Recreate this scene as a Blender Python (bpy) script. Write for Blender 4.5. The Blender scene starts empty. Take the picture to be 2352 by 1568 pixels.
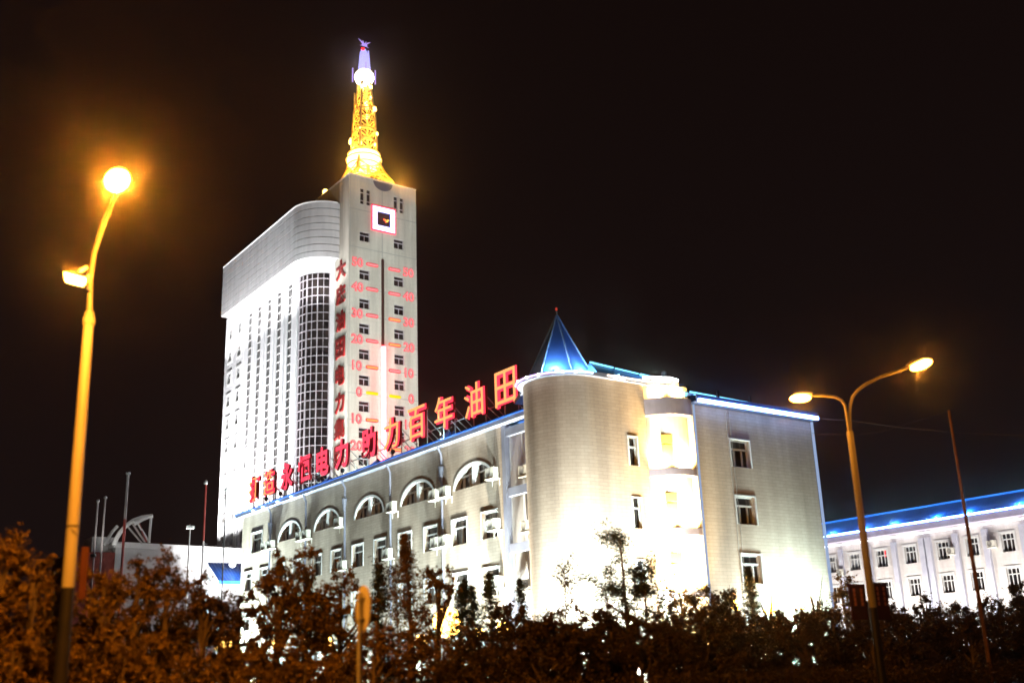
import bpy, bmesh, math, random
import numpy as np
from mathutils import Vector, Matrix
R = math.radians
PI = math.pi
C = bpy.context.scene.collection
scene = bpy.context.scene
HAZE = 0.0005

# ------------------------------------------------------------------ camera
F_PX, CX, CY = 2501.177, 1176.0, 784.0          # solved from the building's own edges, on a 2352 x 1568 picture
PITCH, ROLL, YAW = R(17.17844), R(-2.19784), R(54.14645)
_fw = np.array([math.cos(YAW)*math.cos(PITCH), math.sin(YAW)*math.cos(PITCH), math.sin(PITCH)])
_rt = np.array([math.sin(YAW), -math.cos(YAW), 0.0])
_up = np.cross(_rt, _fw)
_r2 = math.cos(ROLL)*_rt + math.sin(ROLL)*_up
_u2 = -math.sin(ROLL)*_rt + math.cos(ROLL)*_up
EYE = np.array([0.0, 0.0, 1.6])
cam_d = bpy.data.cameras.new('camera'); cam = bpy.data.objects.new('camera', cam_d); C.objects.link(cam)
cam.matrix_world = Matrix(((_r2[0], _u2[0], -_fw[0], EYE[0]), (_r2[1], _u2[1], -_fw[1], EYE[1]), (_r2[2], _u2[2], -_fw[2], EYE[2]), (0, 0, 0, 1)))
cam_d.sensor_width = 36.0; cam_d.lens = 36.0*F_PX/2352.0
cam_d.clip_start = 0.1; cam_d.clip_end = 2000
cam_d.dof.use_dof = True; cam_d.dof.focus_distance = 95.0; cam_d.dof.aperture_fstop = 0.42
scene.camera = cam

def ray(x, y):
    return _r2*(x-CX)/F_PX - _u2*(y-CY)/F_PX + _fw
def at(x, y, d): return EYE + ray(x, y)*d
def onv(x, y, v): w = ray(x, y); return EYE + w*v/w[1]
def onu(x, y, u): w = ray(x, y); return EYE + w*u/w[0]

# ------------------------------------------------------------------ world: night sky with a faint warm city glow
world = bpy.data.worlds.new('World'); scene.world = world; world.use_nodes = True
wn, wl = world.node_tree.nodes, world.node_tree.links
bg = wn['Background']
tc = wn.new('ShaderNodeTexCoord'); sx = wn.new('ShaderNodeSeparateXYZ'); rp = wn.new('ShaderNodeValToRGB')
wl.new(tc.outputs['Generated'], sx.inputs[0]); wl.new(sx.outputs['Z'], rp.inputs[0]); wl.new(rp.outputs[0], bg.inputs[0])
rp.color_ramp.elements[0].position = 0.0; rp.color_ramp.elements[0].color = (0.0088, 0.0052, 0.0052, 1)
rp.color_ramp.elements[1].position = 0.7; rp.color_ramp.elements[1].color = (0.0050, 0.0024, 0.0020, 1)
bg.inputs[1].default_value = 1.0
scene.view_settings.view_transform = 'Standard'; scene.view_settings.look = 'None'
scene.view_settings.exposure = 0.0; scene.view_settings.gamma = 1.0
scene.cycles.use_denoising = True
scene.cycles.filter_width = 1.6
scene.cycles.max_bounces = 6; scene.cycles.diffuse_bounces = 2; scene.cycles.glossy_bounces = 2
scene.cycles.transmission_bounces = 2; scene.cycles.volume_bounces = 0; scene.cycles.transparent_max_bounces = 4
scene.cycles.sample_clamp_indirect = 4.0
scene.cycles.caustics_reflective = False; scene.cycles.caustics_refractive = False

# ------------------------------------------------------------------ materials
def principled(name, col, rough=0.7, metal=0.0, spec=0.3):
    m = bpy.data.materials.new(name); m.use_nodes = True
    b = m.node_tree.nodes['Principled BSDF']
    b.inputs['Base Color'].default_value = (*col, 1); b.inputs['Roughness'].default_value = rough
    b.inputs['Metallic'].default_value = metal; b.inputs['Specular IOR Level'].default_value = spec
    return m
def noisy(name, c1, c2, scale=3.0, rough=0.7, detail=4, stretch=(1, 1, 1), metal=0.0, spec=0.3, lo=0.35, hi=0.65):
    m = principled(name, c1, rough, metal, spec); nt = m.node_tree; b = nt.nodes['Principled BSDF']
    g = nt.nodes.new('ShaderNodeNewGeometry'); mp = nt.nodes.new('ShaderNodeMapping'); n = nt.nodes.new('ShaderNodeTexNoise'); r = nt.nodes.new('ShaderNodeValToRGB')
    mp.inputs['Scale'].default_value = stretch; n.inputs['Scale'].default_value = scale; n.inputs['Detail'].default_value = detail
    nt.links.new(g.outputs['Position'], mp.inputs[0]); nt.links.new(mp.outputs[0], n.inputs['Vector']); nt.links.new(n.outputs['Fac'], r.inputs[0])
    r.color_ramp.elements[0].color = (*c1, 1); r.color_ramp.elements[1].color = (*c2, 1)
    r.color_ramp.elements[0].position = lo; r.color_ramp.elements[1].position = hi
    nt.links.new(r.outputs[0], b.inputs['Base Color'])
    return m
def emit(name, col, s):
    m = bpy.data.materials.new(name); m.use_nodes = True; nt = m.node_tree
    nt.nodes.remove(nt.nodes['Principled BSDF'])
    e = nt.nodes.new('ShaderNodeEmission'); e.inputs[0].default_value = (*col, 1); e.inputs[1].default_value = s
    nt.links.new(e.outputs[0], nt.nodes['Material Output'].inputs[0])
    return m
def tiles(name, c1, c2, mortar, bw, bh, msize=0.012, bump=0.4, op='ADD'):
    """small facing tiles laid in courses; the pattern runs along the wall and up it"""
    m = principled(name, c1, 0.75); nt = m.node_tree; b = nt.nodes['Principled BSDF']
    g = nt.nodes.new('ShaderNodeNewGeometry'); s = nt.nodes.new('ShaderNodeSeparateXYZ'); a = nt.nodes.new('ShaderNodeMath'); a.operation = op
    c = nt.nodes.new('ShaderNodeCombineXYZ'); br = nt.nodes.new('ShaderNodeTexBrick')
    nt.links.new(g.outputs['Position'], s.inputs[0]); nt.links.new(s.outputs[0], a.inputs[0]); nt.links.new(s.outputs[1], a.inputs[1])
    nt.links.new(a.outputs[0], c.inputs[0]); nt.links.new(s.outputs[2], c.inputs[1]); nt.links.new(c.outputs[0], br.inputs['Vector'])
    br.inputs['Scale'].default_value = 1.0; br.inputs['Brick Width'].default_value = bw; br.inputs['Row Height'].default_value = bh
    br.inputs['Mortar Size'].default_value = msize; br.inputs['Mortar Smooth'].default_value = 0.3
    br.inputs['Color1'].default_value = (*c1, 1); br.inputs['Color2'].default_value = (*c2, 1); br.inputs['Mortar'].default_value = (*mortar, 1)
    n = nt.nodes.new('ShaderNodeTexNoise'); n.inputs['Scale'].default_value = 0.5; n.inputs['Detail'].default_value = 5
    mp = nt.nodes.new('ShaderNodeMapping'); mp.inputs['Scale'].default_value = (2.2, 2.2, 0.22)
    nt.links.new(g.outputs['Position'], mp.inputs[0]); nt.links.new(mp.outputs[0], n.inputs['Vector'])
    r = nt.nodes.new('ShaderNodeValToRGB'); r.color_ramp.elements[0].position = .3; r.color_ramp.elements[1].position = .7
    r.color_ramp.elements[0].color = (.74, .72, .70, 1); r.color_ramp.elements[1].color = (1.05, 1.04, 1.02, 1)
    nt.links.new(n.outputs['Fac'], r.inputs[0])
    mx = nt.nodes.new('ShaderNodeMix'); mx.data_type = 'RGBA'; mx.blend_type = 'MULTIPLY'; mx.inputs[0].default_value = 1.0
    nt.links.new(br.outputs['Color'], mx.inputs[6]); nt.links.new(r.outputs[0], mx.inputs[7]); nt.links.new(mx.outputs[2], b.inputs['Base Color'])
    bp = nt.nodes.new('ShaderNodeBump'); bp.inputs['Strength'].default_value = bump; bp.inputs['Distance'].default_value = 0.02; bp.invert = True
    nt.links.new(br.outputs['Fac'], bp.inputs['Height']); nt.links.new(bp.outputs[0], b.inputs['Normal'])
    return m
def leafmat(name, c1, c2, trans=0.25):
    m = noisy(name, c1, c2, 1.7, 0.6, 3); nt = m.node_tree; b = nt.nodes['Principled BSDF']
    t = nt.nodes.new('ShaderNodeBsdfTranslucent'); mx = nt.nodes.new('ShaderNodeMixShader'); mx.inputs[0].default_value = trans
    src = b.inputs['Base Color'].links[0].from_socket
    nt.links.new(src, t.inputs[0]); nt.links.new(b.outputs[0], mx.inputs[1]); nt.links.new(t.outputs[0], mx.inputs[2])
    nt.links.new(mx.outputs[0], nt.nodes['Material Output'].inputs[0])
    return m
M = {}
M['ground'] = noisy('dark_verge', (.030, .034, .018), (.060, .052, .030), 2.0, .95)
M['asphalt'] = noisy('asphalt', (.040, .040, .042), (.062, .060, .060), 6.0, .85)
M['kerb'] = noisy('kerb_stone', (.28, .27, .25), (.36, .35, .33), 3.0, .85)
M['tower_front'] = tiles('cream_tile_tower', (.60, .575, .50), (.62, .595, .52), (.50, .48, .42), 1.2, 0.6, .012, .1)
M['tower_white'] = noisy('white_tower_paint', (.64, .64, .66), (.72, .72, .735), .6, .6, stretch=(1, 1, .25))
M['cornice'] = noisy('grey_cornice_panel', (.46, .455, .465), (.56, .555, .56), .9, .55, stretch=(1.5, 1.5, .18))
M['groove'] = principled('cornice_groove', (.27, .265, .27), .8)
M['joint'] = principled('panel_joint', (.36, .355, .33), .8)
M['brick'] = tiles('beige_wall_tile', (.37, .310, .250), (.41, .345, .28), (.29, .24, .195), .62, .20, .014, .4)  # warm ambient lamplight is mixed into this tile colour
M['brick_turret'] = tiles('brown_turret_tile', (.36, .280, .215), (.40, .315, .245), (.28, .215, .165), .62, .20, .014, .4, 'SUBTRACT')
M['white'] = noisy('white_trim', (.66, .66, .65), (.76, .76, .75), 1.2, .5)
M['frame'] = principled('white_window_frame', (.52, .52, .51), .45)
M['mullion'] = principled('grey_mullion', (.46, .42, .45), .5)
M['glass'] = noisy('dark_window_glass', (.010, .009, .010), (.035, .028, .026), .55, .12, 2, spec=.5)
M['curtain'] = noisy('window_curtain_glass', (.012, .010, .010), (.22, .20, .18), 1.3, .3, 2, stretch=(2.2, 2.2, .18), spec=.4, lo=.52, hi=.70)
M['warm_pane'] = principled('warm_pane', (.42, .28, .07), .3)
M['blind'] = noisy('pale_blind_glass', (.20, .20, .21), (.28, .28, .29), .8, .3)
M['roof'] = noisy('blue_roof_sheet', (.018, .085, .40), (.026, .12, .50), .8, .35)
M['rib'] = noisy('blue_rib', (.10, .22, .55), (.14, .30, .65), .8, .3)
M['fin'] = noisy('lavender_fin', (.40, .40, .48), (.48, .48, .55), 1.0, .6)
M['gutter'] = noisy('pale_gutter', (.15, .16, .21), (.20, .21, .26), 1.0, .5)
M['band'] = noisy('mauve_band', (.20, .16, .17), (.27, .215, .225), .9, .55)
M['red_paint'] = principled('red_letter_face', (.15, .008, .006), .5)
M['red_edge'] = principled('dark_red_letter_side', (.36, .012, .012), .5)
M['steel'] = noisy('galvanised_steel', (.34, .34, .35), (.48, .48, .48), 3.0, .45, metal=.3)
M['dark_steel'] = principled('dark_steel', (.05, .048, .05), .5)
M['pole'] = noisy('pole_paint', (.24, .225, .20), (.31, .295, .26), 1.5, .5, stretch=(2, 2, .4))
M['pole_dark'] = noisy('dark_blue_pole_paint', (.010, .010, .018), (.018, .016, .024), 2.0, .5)
M['banner'] = noisy('dark_red_banner', (.040, .008, .006), (.06, .012, .008), 2.0, .7)
M['banner_print'] = principled('banner_print', (.42, .16, .10), .7)
M['ac'] = noisy('cream_ac_casing', (.60, .58, .50), (.68, .66, .58), 2.0, .5)
M['ac_grill'] = principled('ac_grill', (.22, .21, .19), .6)
M['bark'] = noisy('bark', (.060, .042, .028), (.13, .095, .065), 6.0, .9, stretch=(1, 1, .25))
M['leafA'] = leafmat('leaf_lamplit', (.105, .066, .012), (.19, .115, .020))  # lit copy: orange sodium light is put into the leaf colour
M['leafB'] = leafmat('leaf_dim_lamplit', (.045, .029, .008), (.085, .052, .013))  # dimmer copy for the dark trees, sodium light put into its colour too
M['leafC'] = leafmat('needle_dark', (.020, .034, .018), (.045, .062, .030), .1)
M['spire'] = noisy('yellow_spire_paint', (.62, .46, .16), (.74, .56, .22), 1.5, .5)
M['spire_white'] = principled('white_spire_paint', (.75, .75, .80), .45)
M['half_disc'] = principled('grey_half_disc', (.12, .125, .16), .5)
M['sign_back'] = noisy('sign_back_metal', (.46, .44, .42), (.56, .54, .50), 2.0, .45, metal=.2)
M['wall_low'] = noisy('pale_render', (.52, .52, .52), (.64, .64, .63), .7, .7)
M['red_wall'] = noisy('red_brown_cladding', (.20, .045, .035), (.28, .07, .055), 1.0, .7)
M['mast_red'] = noisy('mast_red', (.24, .03, .025), (.30, .05, .04), 1.0, .5)
M['pole_brown'] = noisy('dark_brown_pole', (.10, .055, .035), (.16, .085, .05), 3.0, .8)  # dark brown, tone varied at random
M['mast_grey'] = noisy('mast_grey', (.30, .26, .26), (.38, .34, .33), 1.0, .5)
M['far_wall'] = tiles('far_pink_tile', (.58, .55, .54), (.62, .59, .58), (.50, .47, .46), .6, .3, .012, .1)
M['warm_render'] = noisy('warm_render', (.55, .48, .38), (.65, .57, .46), 1.0, .8)
# things that give off light, and a few lit surfaces made to glow
M['e_sodium'] = emit('sodium_lens', (1.0, .37, .03), 160.0)
M['e_sodium_r'] = emit('sodium_lens_small', (1.0, .38, .04), 80.0)
M['e_flood'] = emit('flood_lens', (1.0, .42, .05), 85.0)
M['e_tube'] = emit('thermometer_tube', (1.0, .065, .075), 18.0)
M['e_neon'] = emit('neon_red', (1.0, .035, .05), 1.25)
M['e_neon_pink'] = emit('pink_glow_fill', (1.0, .40, .42), 1.0)  # stands in for neon light reflected by the wall
M['e_neon_orange'] = emit('neon_orange', (1.0, .40, .13), 1.5)
M['e_face_red'] = emit('lit_red_face', (1.0, .06, .11), 1.6)
M['e_face_rim'] = emit('lit_red_rim', (1.0, .035, .075), 2.0)
M['e_yellow'] = emit('zero_mark_yellow', (1.0, .80, .01), 1.2)
M['e_emblem'] = emit('emblem_white_tube', (.92, .78, 1.0), 2.4)
M['e_emblem_red'] = emit('emblem_red_tube', (1.0, .05, .10), 2.0)
M['e_led'] = emit('eave_led', (.20, .38, 1.0), 20.0)
M['e_rim'] = emit('rim_led', (.42, .62, 1.0), 5.0)
M['e_led_soft'] = emit('ridge_led', (.20, .68, 1.0), 2.4)
M['e_led_blue'] = emit('ridge_led_blue', (.02, .16, .95), .75)
M['e_led_edge'] = emit('corner_led', (.42, .55, .85), .75)
M['e_led_violet'] = emit('rim_led_violet', (.72, .45, 1.0), 3.0)
M['e_led_warm'] = emit('rim_led_warm', (1.0, .80, .62), 3.0)
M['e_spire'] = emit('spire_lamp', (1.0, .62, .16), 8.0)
M['e_spire_blue'] = emit('spire_blue_glow', (.42, .40, 1.0), 1.5)
M['e_violet'] = emit('finial_violet', (.50, .36, 1.0), 1.1)
M['e_beacon'] = emit('red_beacon', (1.0, .02, .02), 4.0)
M['e_globe'] = emit('garden_globe', (1.0, .52, .10), 26.0)
M['e_white'] = emit('white_lamp', (.92, 1.0, .95), 14.0)
M['e_signal'] = emit('red_window_tube', (1.0, .05, .05), 2.0)

# ------------------------------------------------------------------ mesh helpers
class MB:
    def __init__(s): s.v = []; s.f = []; s.m = []; s.cur = 0; s.smooth = []
    def add(s, vs, fs, smooth=False):
        o = len(s.v); s.v += [tuple(map(float, p)) for p in vs]
        for f in fs: s.f.append(tuple(i+o for i in f)); s.m.append(s.cur); s.smooth.append(smooth)
        return s
    def box(s, x0, x1, y0, y1, z0, z1):
        x0, x1 = min(x0, x1), max(x0, x1); y0, y1 = min(y0, y1), max(y0, y1); z0, z1 = min(z0, z1), max(z0, z1)
        return s.add([(x0,y0,z0),(x1,y0,z0),(x1,y1,z0),(x0,y1,z0),(x0,y0,z1),(x1,y0,z1),(x1,y1,z1),(x0,y1,z1)],
                     [(3,2,1,0),(4,5,6,7),(0,1,5,4),(1,2,6,5),(2,3,7,6),(3,0,4,7)])
    def quad(s, a, b, c, d): return s.add([a, b, c, d], [(0,1,2,3)])
    def prism(s, poly, z0, z1, top=True, bottom=True):
        n = len(poly); vs = [(p[0],p[1],z0) for p in poly] + [(p[0],p[1],z1) for p in poly]
        fs = [(i,(i+1)%n,(i+1)%n+n,i+n) for i in range(n)]
        if bottom: fs.append(tuple(range(n-1,-1,-1)))
        if top: fs.append(tuple(range(n,2*n)))
        return s.add(vs, fs)
    def strip(s, path, z0, z1):
        n = len(path); vs = [(p[0],p[1],z0) for p in path] + [(p[0],p[1],z1) for p in path]
        return s.add(vs, [(i,i+1,i+1+n,i+n) for i in range(n-1)])
    def ribbon(s, path, z0, z1, t):
        """a band of thickness t following a plan path (offset to the left of travel)"""
        P = np.array(path, float); n = len(P); d = np.gradient(P, axis=0); d /= np.linalg.norm(d, axis=1)[:, None]
        Q = P + t*np.stack([-d[:,1], d[:,0]], 1)
        vs = [(*p, z0) for p in P] + [(*p, z1) for p in P] + [(*p, z1) for p in Q] + [(*p, z0) for p in Q]
        fs = []
        for i in range(n-1):
            for k in range(4): a = k*n; b = ((k+1)%4)*n; fs.append((a+i, a+i+1, b+i+1, b+i))
        fs += [(0, n, 2*n, 3*n), (n-1, 4*n-1, 3*n-1, 2*n-1)]
        return s.add(vs, fs)
    def tube(s, pts, r, n=8, caps=True, smooth=True):
        P = [Vector(p) for p in pts]; k = len(P); rs = r if hasattr(r, '__len__') else [r]*k
        vs = []; fs = []; ref = None
        for i, p in enumerate(P):
            d = (P[min(i+1,k-1)] - P[max(i-1,0)]).normalized()
            if ref is None:
                ref = Vector((0,0,1)) if abs(d.z) < .9 else Vector((1,0,0))
            a = d.cross(ref).normalized(); b = d.cross(a).normalized(); ref = -b if False else ref
            for j in range(n):
                t = 2*PI*j/n; vs.append(p + (a*math.cos(t) + b*math.sin(t))*rs[i])
        for i in range(k-1):
            for j in range(n): fs.append((i*n+j, i*n+(j+1)%n, (i+1)*n+(j+1)%n, (i+1)*n+j))
        s.add(vs, fs, smooth)
        if caps: s.add(vs[:n], [tuple(range(n))]); s.add(vs[-n:], [tuple(range(n-1,-1,-1))])
        return s
    def lathe(s, prof, c=(0,0,0), n=16, smooth=True):
        vs = []; fs = []; m = len(prof)
        for r, z in prof:
            for j in range(n): t = 2*PI*j/n; vs.append((c[0]+r*math.cos(t), c[1]+r*math.sin(t), c[2]+z))
        for i in range(m-1):
            for j in range(n): fs.append((i*n+j, i*n+(j+1)%n, (i+1)*n+(j+1)%n, (i+1)*n+j))
        return s.add(vs, fs, smooth)
    def blob(s, c, axes, rad, nu=14, nv=10):
        """ellipsoid with given orthonormal axes (3 vectors) and radii"""
        vs = []; fs = []
        for i in range(nv+1):
            ph = PI*i/nv
            for j in range(nu):
                t = 2*PI*j/nu
                q = np.array(axes[0])*rad[0]*math.cos(ph) + np.array(axes[1])*rad[1]*math.sin(ph)*math.cos(t) + np.array(axes[2])*rad[2]*math.sin(ph)*math.sin(t)
                vs.append(np.array(c) + q)
        for i in range(nv):
            for j in range(nu): fs.append((i*nu+j, i*nu+(j+1)%nu, (i+1)*nu+(j+1)%nu, (i+1)*nu+j))
        return s.add(vs, fs, True)
    def mesh(s, name, mats, origin=(0,0,0)):
        me = bpy.data.meshes.new(name)
        me.from_pydata([(a-origin[0], b-origin[1], c-origin[2]) for a, b, c in s.v], [], s.f)
        for m in mats: me.materials.append(m)
        me.polygons.foreach_set('material_index', s.m); me.polygons.foreach_set('use_smooth', s.smooth); me.update()
        return me
    def build(s, name, mats, parent=None, origin=None):
        if not isinstance(mats, (list, tuple)): mats = [mats]
        if origin is None:
            origin = (0,0,0)
            if parent is not None: origin = tuple(world_loc(parent))
        o = bpy.data.objects.new(name, s.mesh(name, mats, origin)); C.objects.link(o)
        if parent is not None: o.parent = parent
        else: o.location = origin
        return o
def world_loc(o):
    l = Vector(o.location)
    while o.parent: o = o.parent; l = l + Vector(o.location)
    return l
def tag(o, label, cat, group=None, kind=None):
    if label: o['label'] = label
    if cat: o['category'] = cat
    if group: o['group'] = group
    if kind: o['kind'] = kind
    return o
def thing(name, label, cat, loc=(0,0,0), rz=0, group=None):
    o = bpy.data.objects.new(name, None); C.objects.link(o); o.location = tuple(map(float, loc)); o.rotation_euler = (0,0,rz)
    o.empty_display_size = .3
    return tag(o, label, cat, group)
def struct(name, mb, mat): o = mb.build(name, mat); o['kind'] = 'structure'; return o
def put(name, me, parent, loc, rz=0):
    """an object using shared mesh data at a world point under an unrotated parent"""
    o = bpy.data.objects.new(name, me); C.objects.link(o); o.parent = parent
    o.location = Vector(loc) - world_loc(parent); o.rotation_euler = (0,0,rz)
    return o
def dup(root, loc, rz, label=None, group=None):
    r = root.copy(); C.objects.link(r); r.location = tuple(map(float, loc)); r.rotation_euler = (0,0,rz)
    if label: r['label'] = label
    if group: r['group'] = group
    for ch in list(root.children):
        c = ch.copy(); C.objects.link(c); c.parent = r
        for g in ch.children:
            d = g.copy(); C.objects.link(d); d.parent = c
    return r
def light(kind, name, loc, col, power, target=None, size=.3, angle=90, blend=.6, parent=None):
    l = bpy.data.lights.new(name, kind); l.color = col; l.energy = power
    if kind == 'AREA': l.size = size
    else: l.shadow_soft_size = size
    if kind == 'SPOT': l.spot_size = R(angle); l.spot_blend = blend
    o = bpy.data.objects.new(name, l); C.objects.link(o)
    loc = Vector(tuple(map(float, loc)))
    if parent is not None: o.parent = parent; o.location = loc - world_loc(parent)
    else: o.location = loc
    if target is not None: o.rotation_euler = (Vector(tuple(map(float, target))) - loc).to_track_quat('-Z', 'Y').to_euler()
    return o
FACE_L = -PI/2      # local -y outward turned to face -u (the long facades)
def wall_grid(mb, axis, plane, a0, a1, z0, z1, holes, depth, inward=1):
    """a wall in one vertical plane with real openings (a0,a1,z0,z1) and their reveals"""
    def P(a, z, d=0): return (plane + inward*d, a, z) if axis == 'u' else (a, plane + inward*d, z)
    As = sorted({a0, a1, *[h[0] for h in holes], *[h[1] for h in holes]}); Zs = sorted({z0, z1, *[h[2] for h in holes], *[h[3] for h in holes]})
    for i in range(len(As)-1):
        run = None
        for j in range(len(Zs)-1):
            am, zm = (As[i]+As[i+1])/2, (Zs[j]+Zs[j+1])/2
            if any(h[0] < am < h[1] and h[2] < zm < h[3] for h in holes):
                if run is not None: mb.quad(P(As[i],run), P(As[i+1],run), P(As[i+1],Zs[j]), P(As[i],Zs[j])); run = None
            elif run is None: run = Zs[j]
        if run is not None: mb.quad(P(As[i],run), P(As[i+1],run), P(As[i+1],z1), P(As[i],z1))
    for h in holes:
        b0, b1, y0, y1 = h[:4]; d = h[4] if len(h) > 4 else depth
        if d <= 0: continue
        mb.quad(P(b0,y0), P(b0,y1), P(b0,y1,d), P(b0,y0,d)); mb.quad(P(b1,y0), P(b1,y1), P(b1,y1,d), P(b1,y0,d))
        mb.quad(P(b0,y0), P(b1,y0), P(b1,y0,d), P(b0,y0,d)); mb.quad(P(b0,y1), P(b1,y1), P(b1,y1,d), P(b0,y1,d))

# ------------------------------------------------------------------ text as solid letters
_tcache = {}
def text_mesh(s, size, extrude, mats, offset=0.0, halo=None):
    key = (s, size, extrude, offset, tuple(m.name for m in mats))
    if key in _tcache: return _tcache[key]
    cu = bpy.data.curves.new('lettering', 'FONT'); cu.body = s; cu.size = 1.0; cu.extrude = 0.5; cu.offset = offset; cu.resolution_u = 3
    cu.align_x = 'CENTER'
    o = bpy.data.objects.new('lettering', cu); C.objects.link(o); bpy.context.view_layer.update()
    me = bpy.data.meshes.new_from_object(o.evaluated_get(bpy.context.evaluated_depsgraph_get()))
    bpy.data.objects.remove(o); bpy.data.curves.remove(cu)
    n = len(me.vertices); co = np.empty(n*3); me.vertices.foreach_get('co', co); co = co.reshape(-1, 3)
    lo, hi = co.min(0), co.max(0); c = (lo+hi)/2; k = size/(hi[1]-lo[1])
    # text lies in x,y facing +z: stand it up so that x stays x, y becomes z, its face looks to -y
    new = np.stack([(co[:,0]-c[0])*k, -(co[:,2])*2*extrude*.5, (co[:,1]-c[1])*k], 1)
    me.vertices.foreach_set('co', new.ravel()); me.update()
    me.materials.clear()
    for m in mats: me.materials.append(m)
    nrm = np.empty(len(me.polygons)*3); me.polygons.foreach_get('normal', nrm); nrm = nrm.reshape(-1, 3)
    if len(mats) > 1: me.polygons.foreach_set('material_index', (np.abs(nrm[:,1]) < .5).astype(np.int32))
    else: me.polygons.foreach_set('material_index', np.zeros(len(me.polygons), np.int32))
    _tcache[key] = me
    return me
# ================================================================== SETTING
g = MB(); g.box(-600, 900, -400, 1100, -.6, 0); struct('ground', g, M['ground'])
g = MB(); g.box(-300, 500, 6.0, 18.6, .004, .012); struct('road', g, M['asphalt'])
g = MB(); g.box(-300, 500, 18.6, 18.85, .0, .13); struct('kerb', g, M['kerb'])
g = MB(); g.box(-300, 500, 44.0-6.5, 44.0-2.5, .004, .010); struct('forecourt_path', g, M['asphalt'])

# ================================================================== HIGH OFFICE TOWER
tower = thing('office_tower', 'tall white office tower with rounded corner, grey crown and slim cream front', 'office tower', (66, 138, 0))
TU0, TU1, TV, TZ = 63.35, 74.1, 125.0, 69.85
Lc, Rc = 65.83, 71.22
zrows = [60.85, 55.22, 51.03, 47.46, 43.85, 40.23, 36.65, 33.05, 29.45, 25.85]
fholes = []
for cu in (Lc, Rc):
    for zc in zrows: fholes.append((cu-.79, cu+.79, zc-.74, zc+.72))
for cu in (65.41, 66.40, 70.75, 71.74): fholes.append((cu-.31, cu+.31, 65.70, 68.08))
mb = MB(); wall_grid(mb, 'v', TV, TU0, TU1, 0, TZ, fholes, .28)
mb.quad((TU0,TV,0), (TU0,TV+11.8,0), (TU0,TV+11.8,TZ), (TU0,TV,TZ)); mb.quad((TU1,TV,0), (TU1,TV+11.8,0), (TU1,TV+11.8,TZ), (TU1,TV,TZ))
mb.quad((TU0,TV+11.8,0), (TU1,TV+11.8,0), (TU1,TV+11.8,TZ), (TU0,TV+11.8,TZ)); mb.quad((TU0,TV,TZ-.5), (TU1,TV,TZ-.5), (TU1,TV+11.8,TZ-.5), (TU0,TV+11.8,TZ-.5))
mb.build('slab_wall', M['tower_front'], tower)
mb = MB(); mb.box(TU0-.06, TU1+.06, TV-.06, TV+.25, TZ, TZ+.16); mb.box(TU0-.06, TU0+.25, TV+.25, TV+11.8, TZ, TZ+.16); mb.box(TU1-.25, TU1+.06, TV+.25, TV+11.8, TZ, TZ+.16)
mb.build('parapet_cap', M['white'], tower)
mb = MB()
for zj in (64.73, 59.08, 53.2, 49.3, 45.7, 42.0, 38.3, 34.7, 31.1): mb.box(TU0+.05, TU1-.05, TV-.012, TV+.02, zj-.045, zj+.045)
mb.box(68.52, 68.62, TV-.013, TV+.02, 58.1, 68.4); mb.box(TU0+.16, TU0+.24, TV-.014, TV+.02, 20, TZ-.1)
mb.build('panel_joint', M['joint'], tower)
mb = MB(); n = 20
arc = [(68.68+1.55*math.cos(PI+PI*i/n), 69.72+1.28*math.sin(PI+PI*i/n)) for i in range(n+1)]
vs = [(a, TV-.05, b) for a, b in arc] + [(a, TV+.03, b) for a, b in arc]; m_ = n+1
mb.add(vs, [tuple(range(m_))] + [(i, i+1, i+1+m_, i+m_) for i in range(n)] + [(n, 0, m_, n+m_)])
mb.build('half_disc', M['half_disc'], tower)
# window meshes shared by copies
def square_window(w, h, d=.26, bar=.075, split=True, transom=.36):
    f = MB(); y0, y1 = d-.10, d-.03
    f.box(-w/2, -w/2+bar, y0, y1, -h/2, h/2); f.box(w/2-bar, w/2, y0, y1, -h/2, h/2)
    f.box(-w/2+bar, w/2-bar, y0, y1, h/2-bar, h/2); f.box(-w/2+bar, w/2-bar, y0, y1, -h/2, -h/2+bar)
    zt = h/2-h*transom; f.box(-w/2+bar, w/2-bar, y0-.02, y1, zt-bar*.75, zt+bar*.75)
    if split: f.box(-bar*.5, bar*.5, y0+.004, y1, -h/2+bar, zt-bar*.75)
    p = MB(); p.quad((-w/2,d,-h/2), (w/2,d,-h/2), (w/2,d,h/2), (-w/2,d,h/2))
    return f.mesh('window', [M['mullion']]), p.mesh('pane', [M['glass']])
fw_, fp_ = square_window(1.58, 1.46)
for cu in (Lc, Rc):
    for zc in zrows:
        w = put('window', fw_, tower, (cu, TV, zc-.01)); put('pane', fp_, w, (cu, TV, zc-.01))
f = MB(); f.box(-.31, .31, .14, .22, .55, .66); f.box(-.31, .31, .14, .22, -.66, -.57); f.box(-.31,-.27,.14,.22,-1.19,1.19); f.box(.27,.31,.14,.22,-1.19,1.19)
nf = f.mesh('slit_window', [M['mullion']]); p = MB(); p.quad((-.31,.25,-1.19), (.31,.25,-1.19), (.31,.25,1.19), (-.31,.25,1.19)); np_ = p.mesh('pane', [M['glass']])
for cu in (65.41, 66.40, 70.75, 71.74):
    w = put('slit_window', nf, tower, (cu, TV, 66.89)); put('pane', np_, w, (cu, TV, 66.89))

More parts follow.
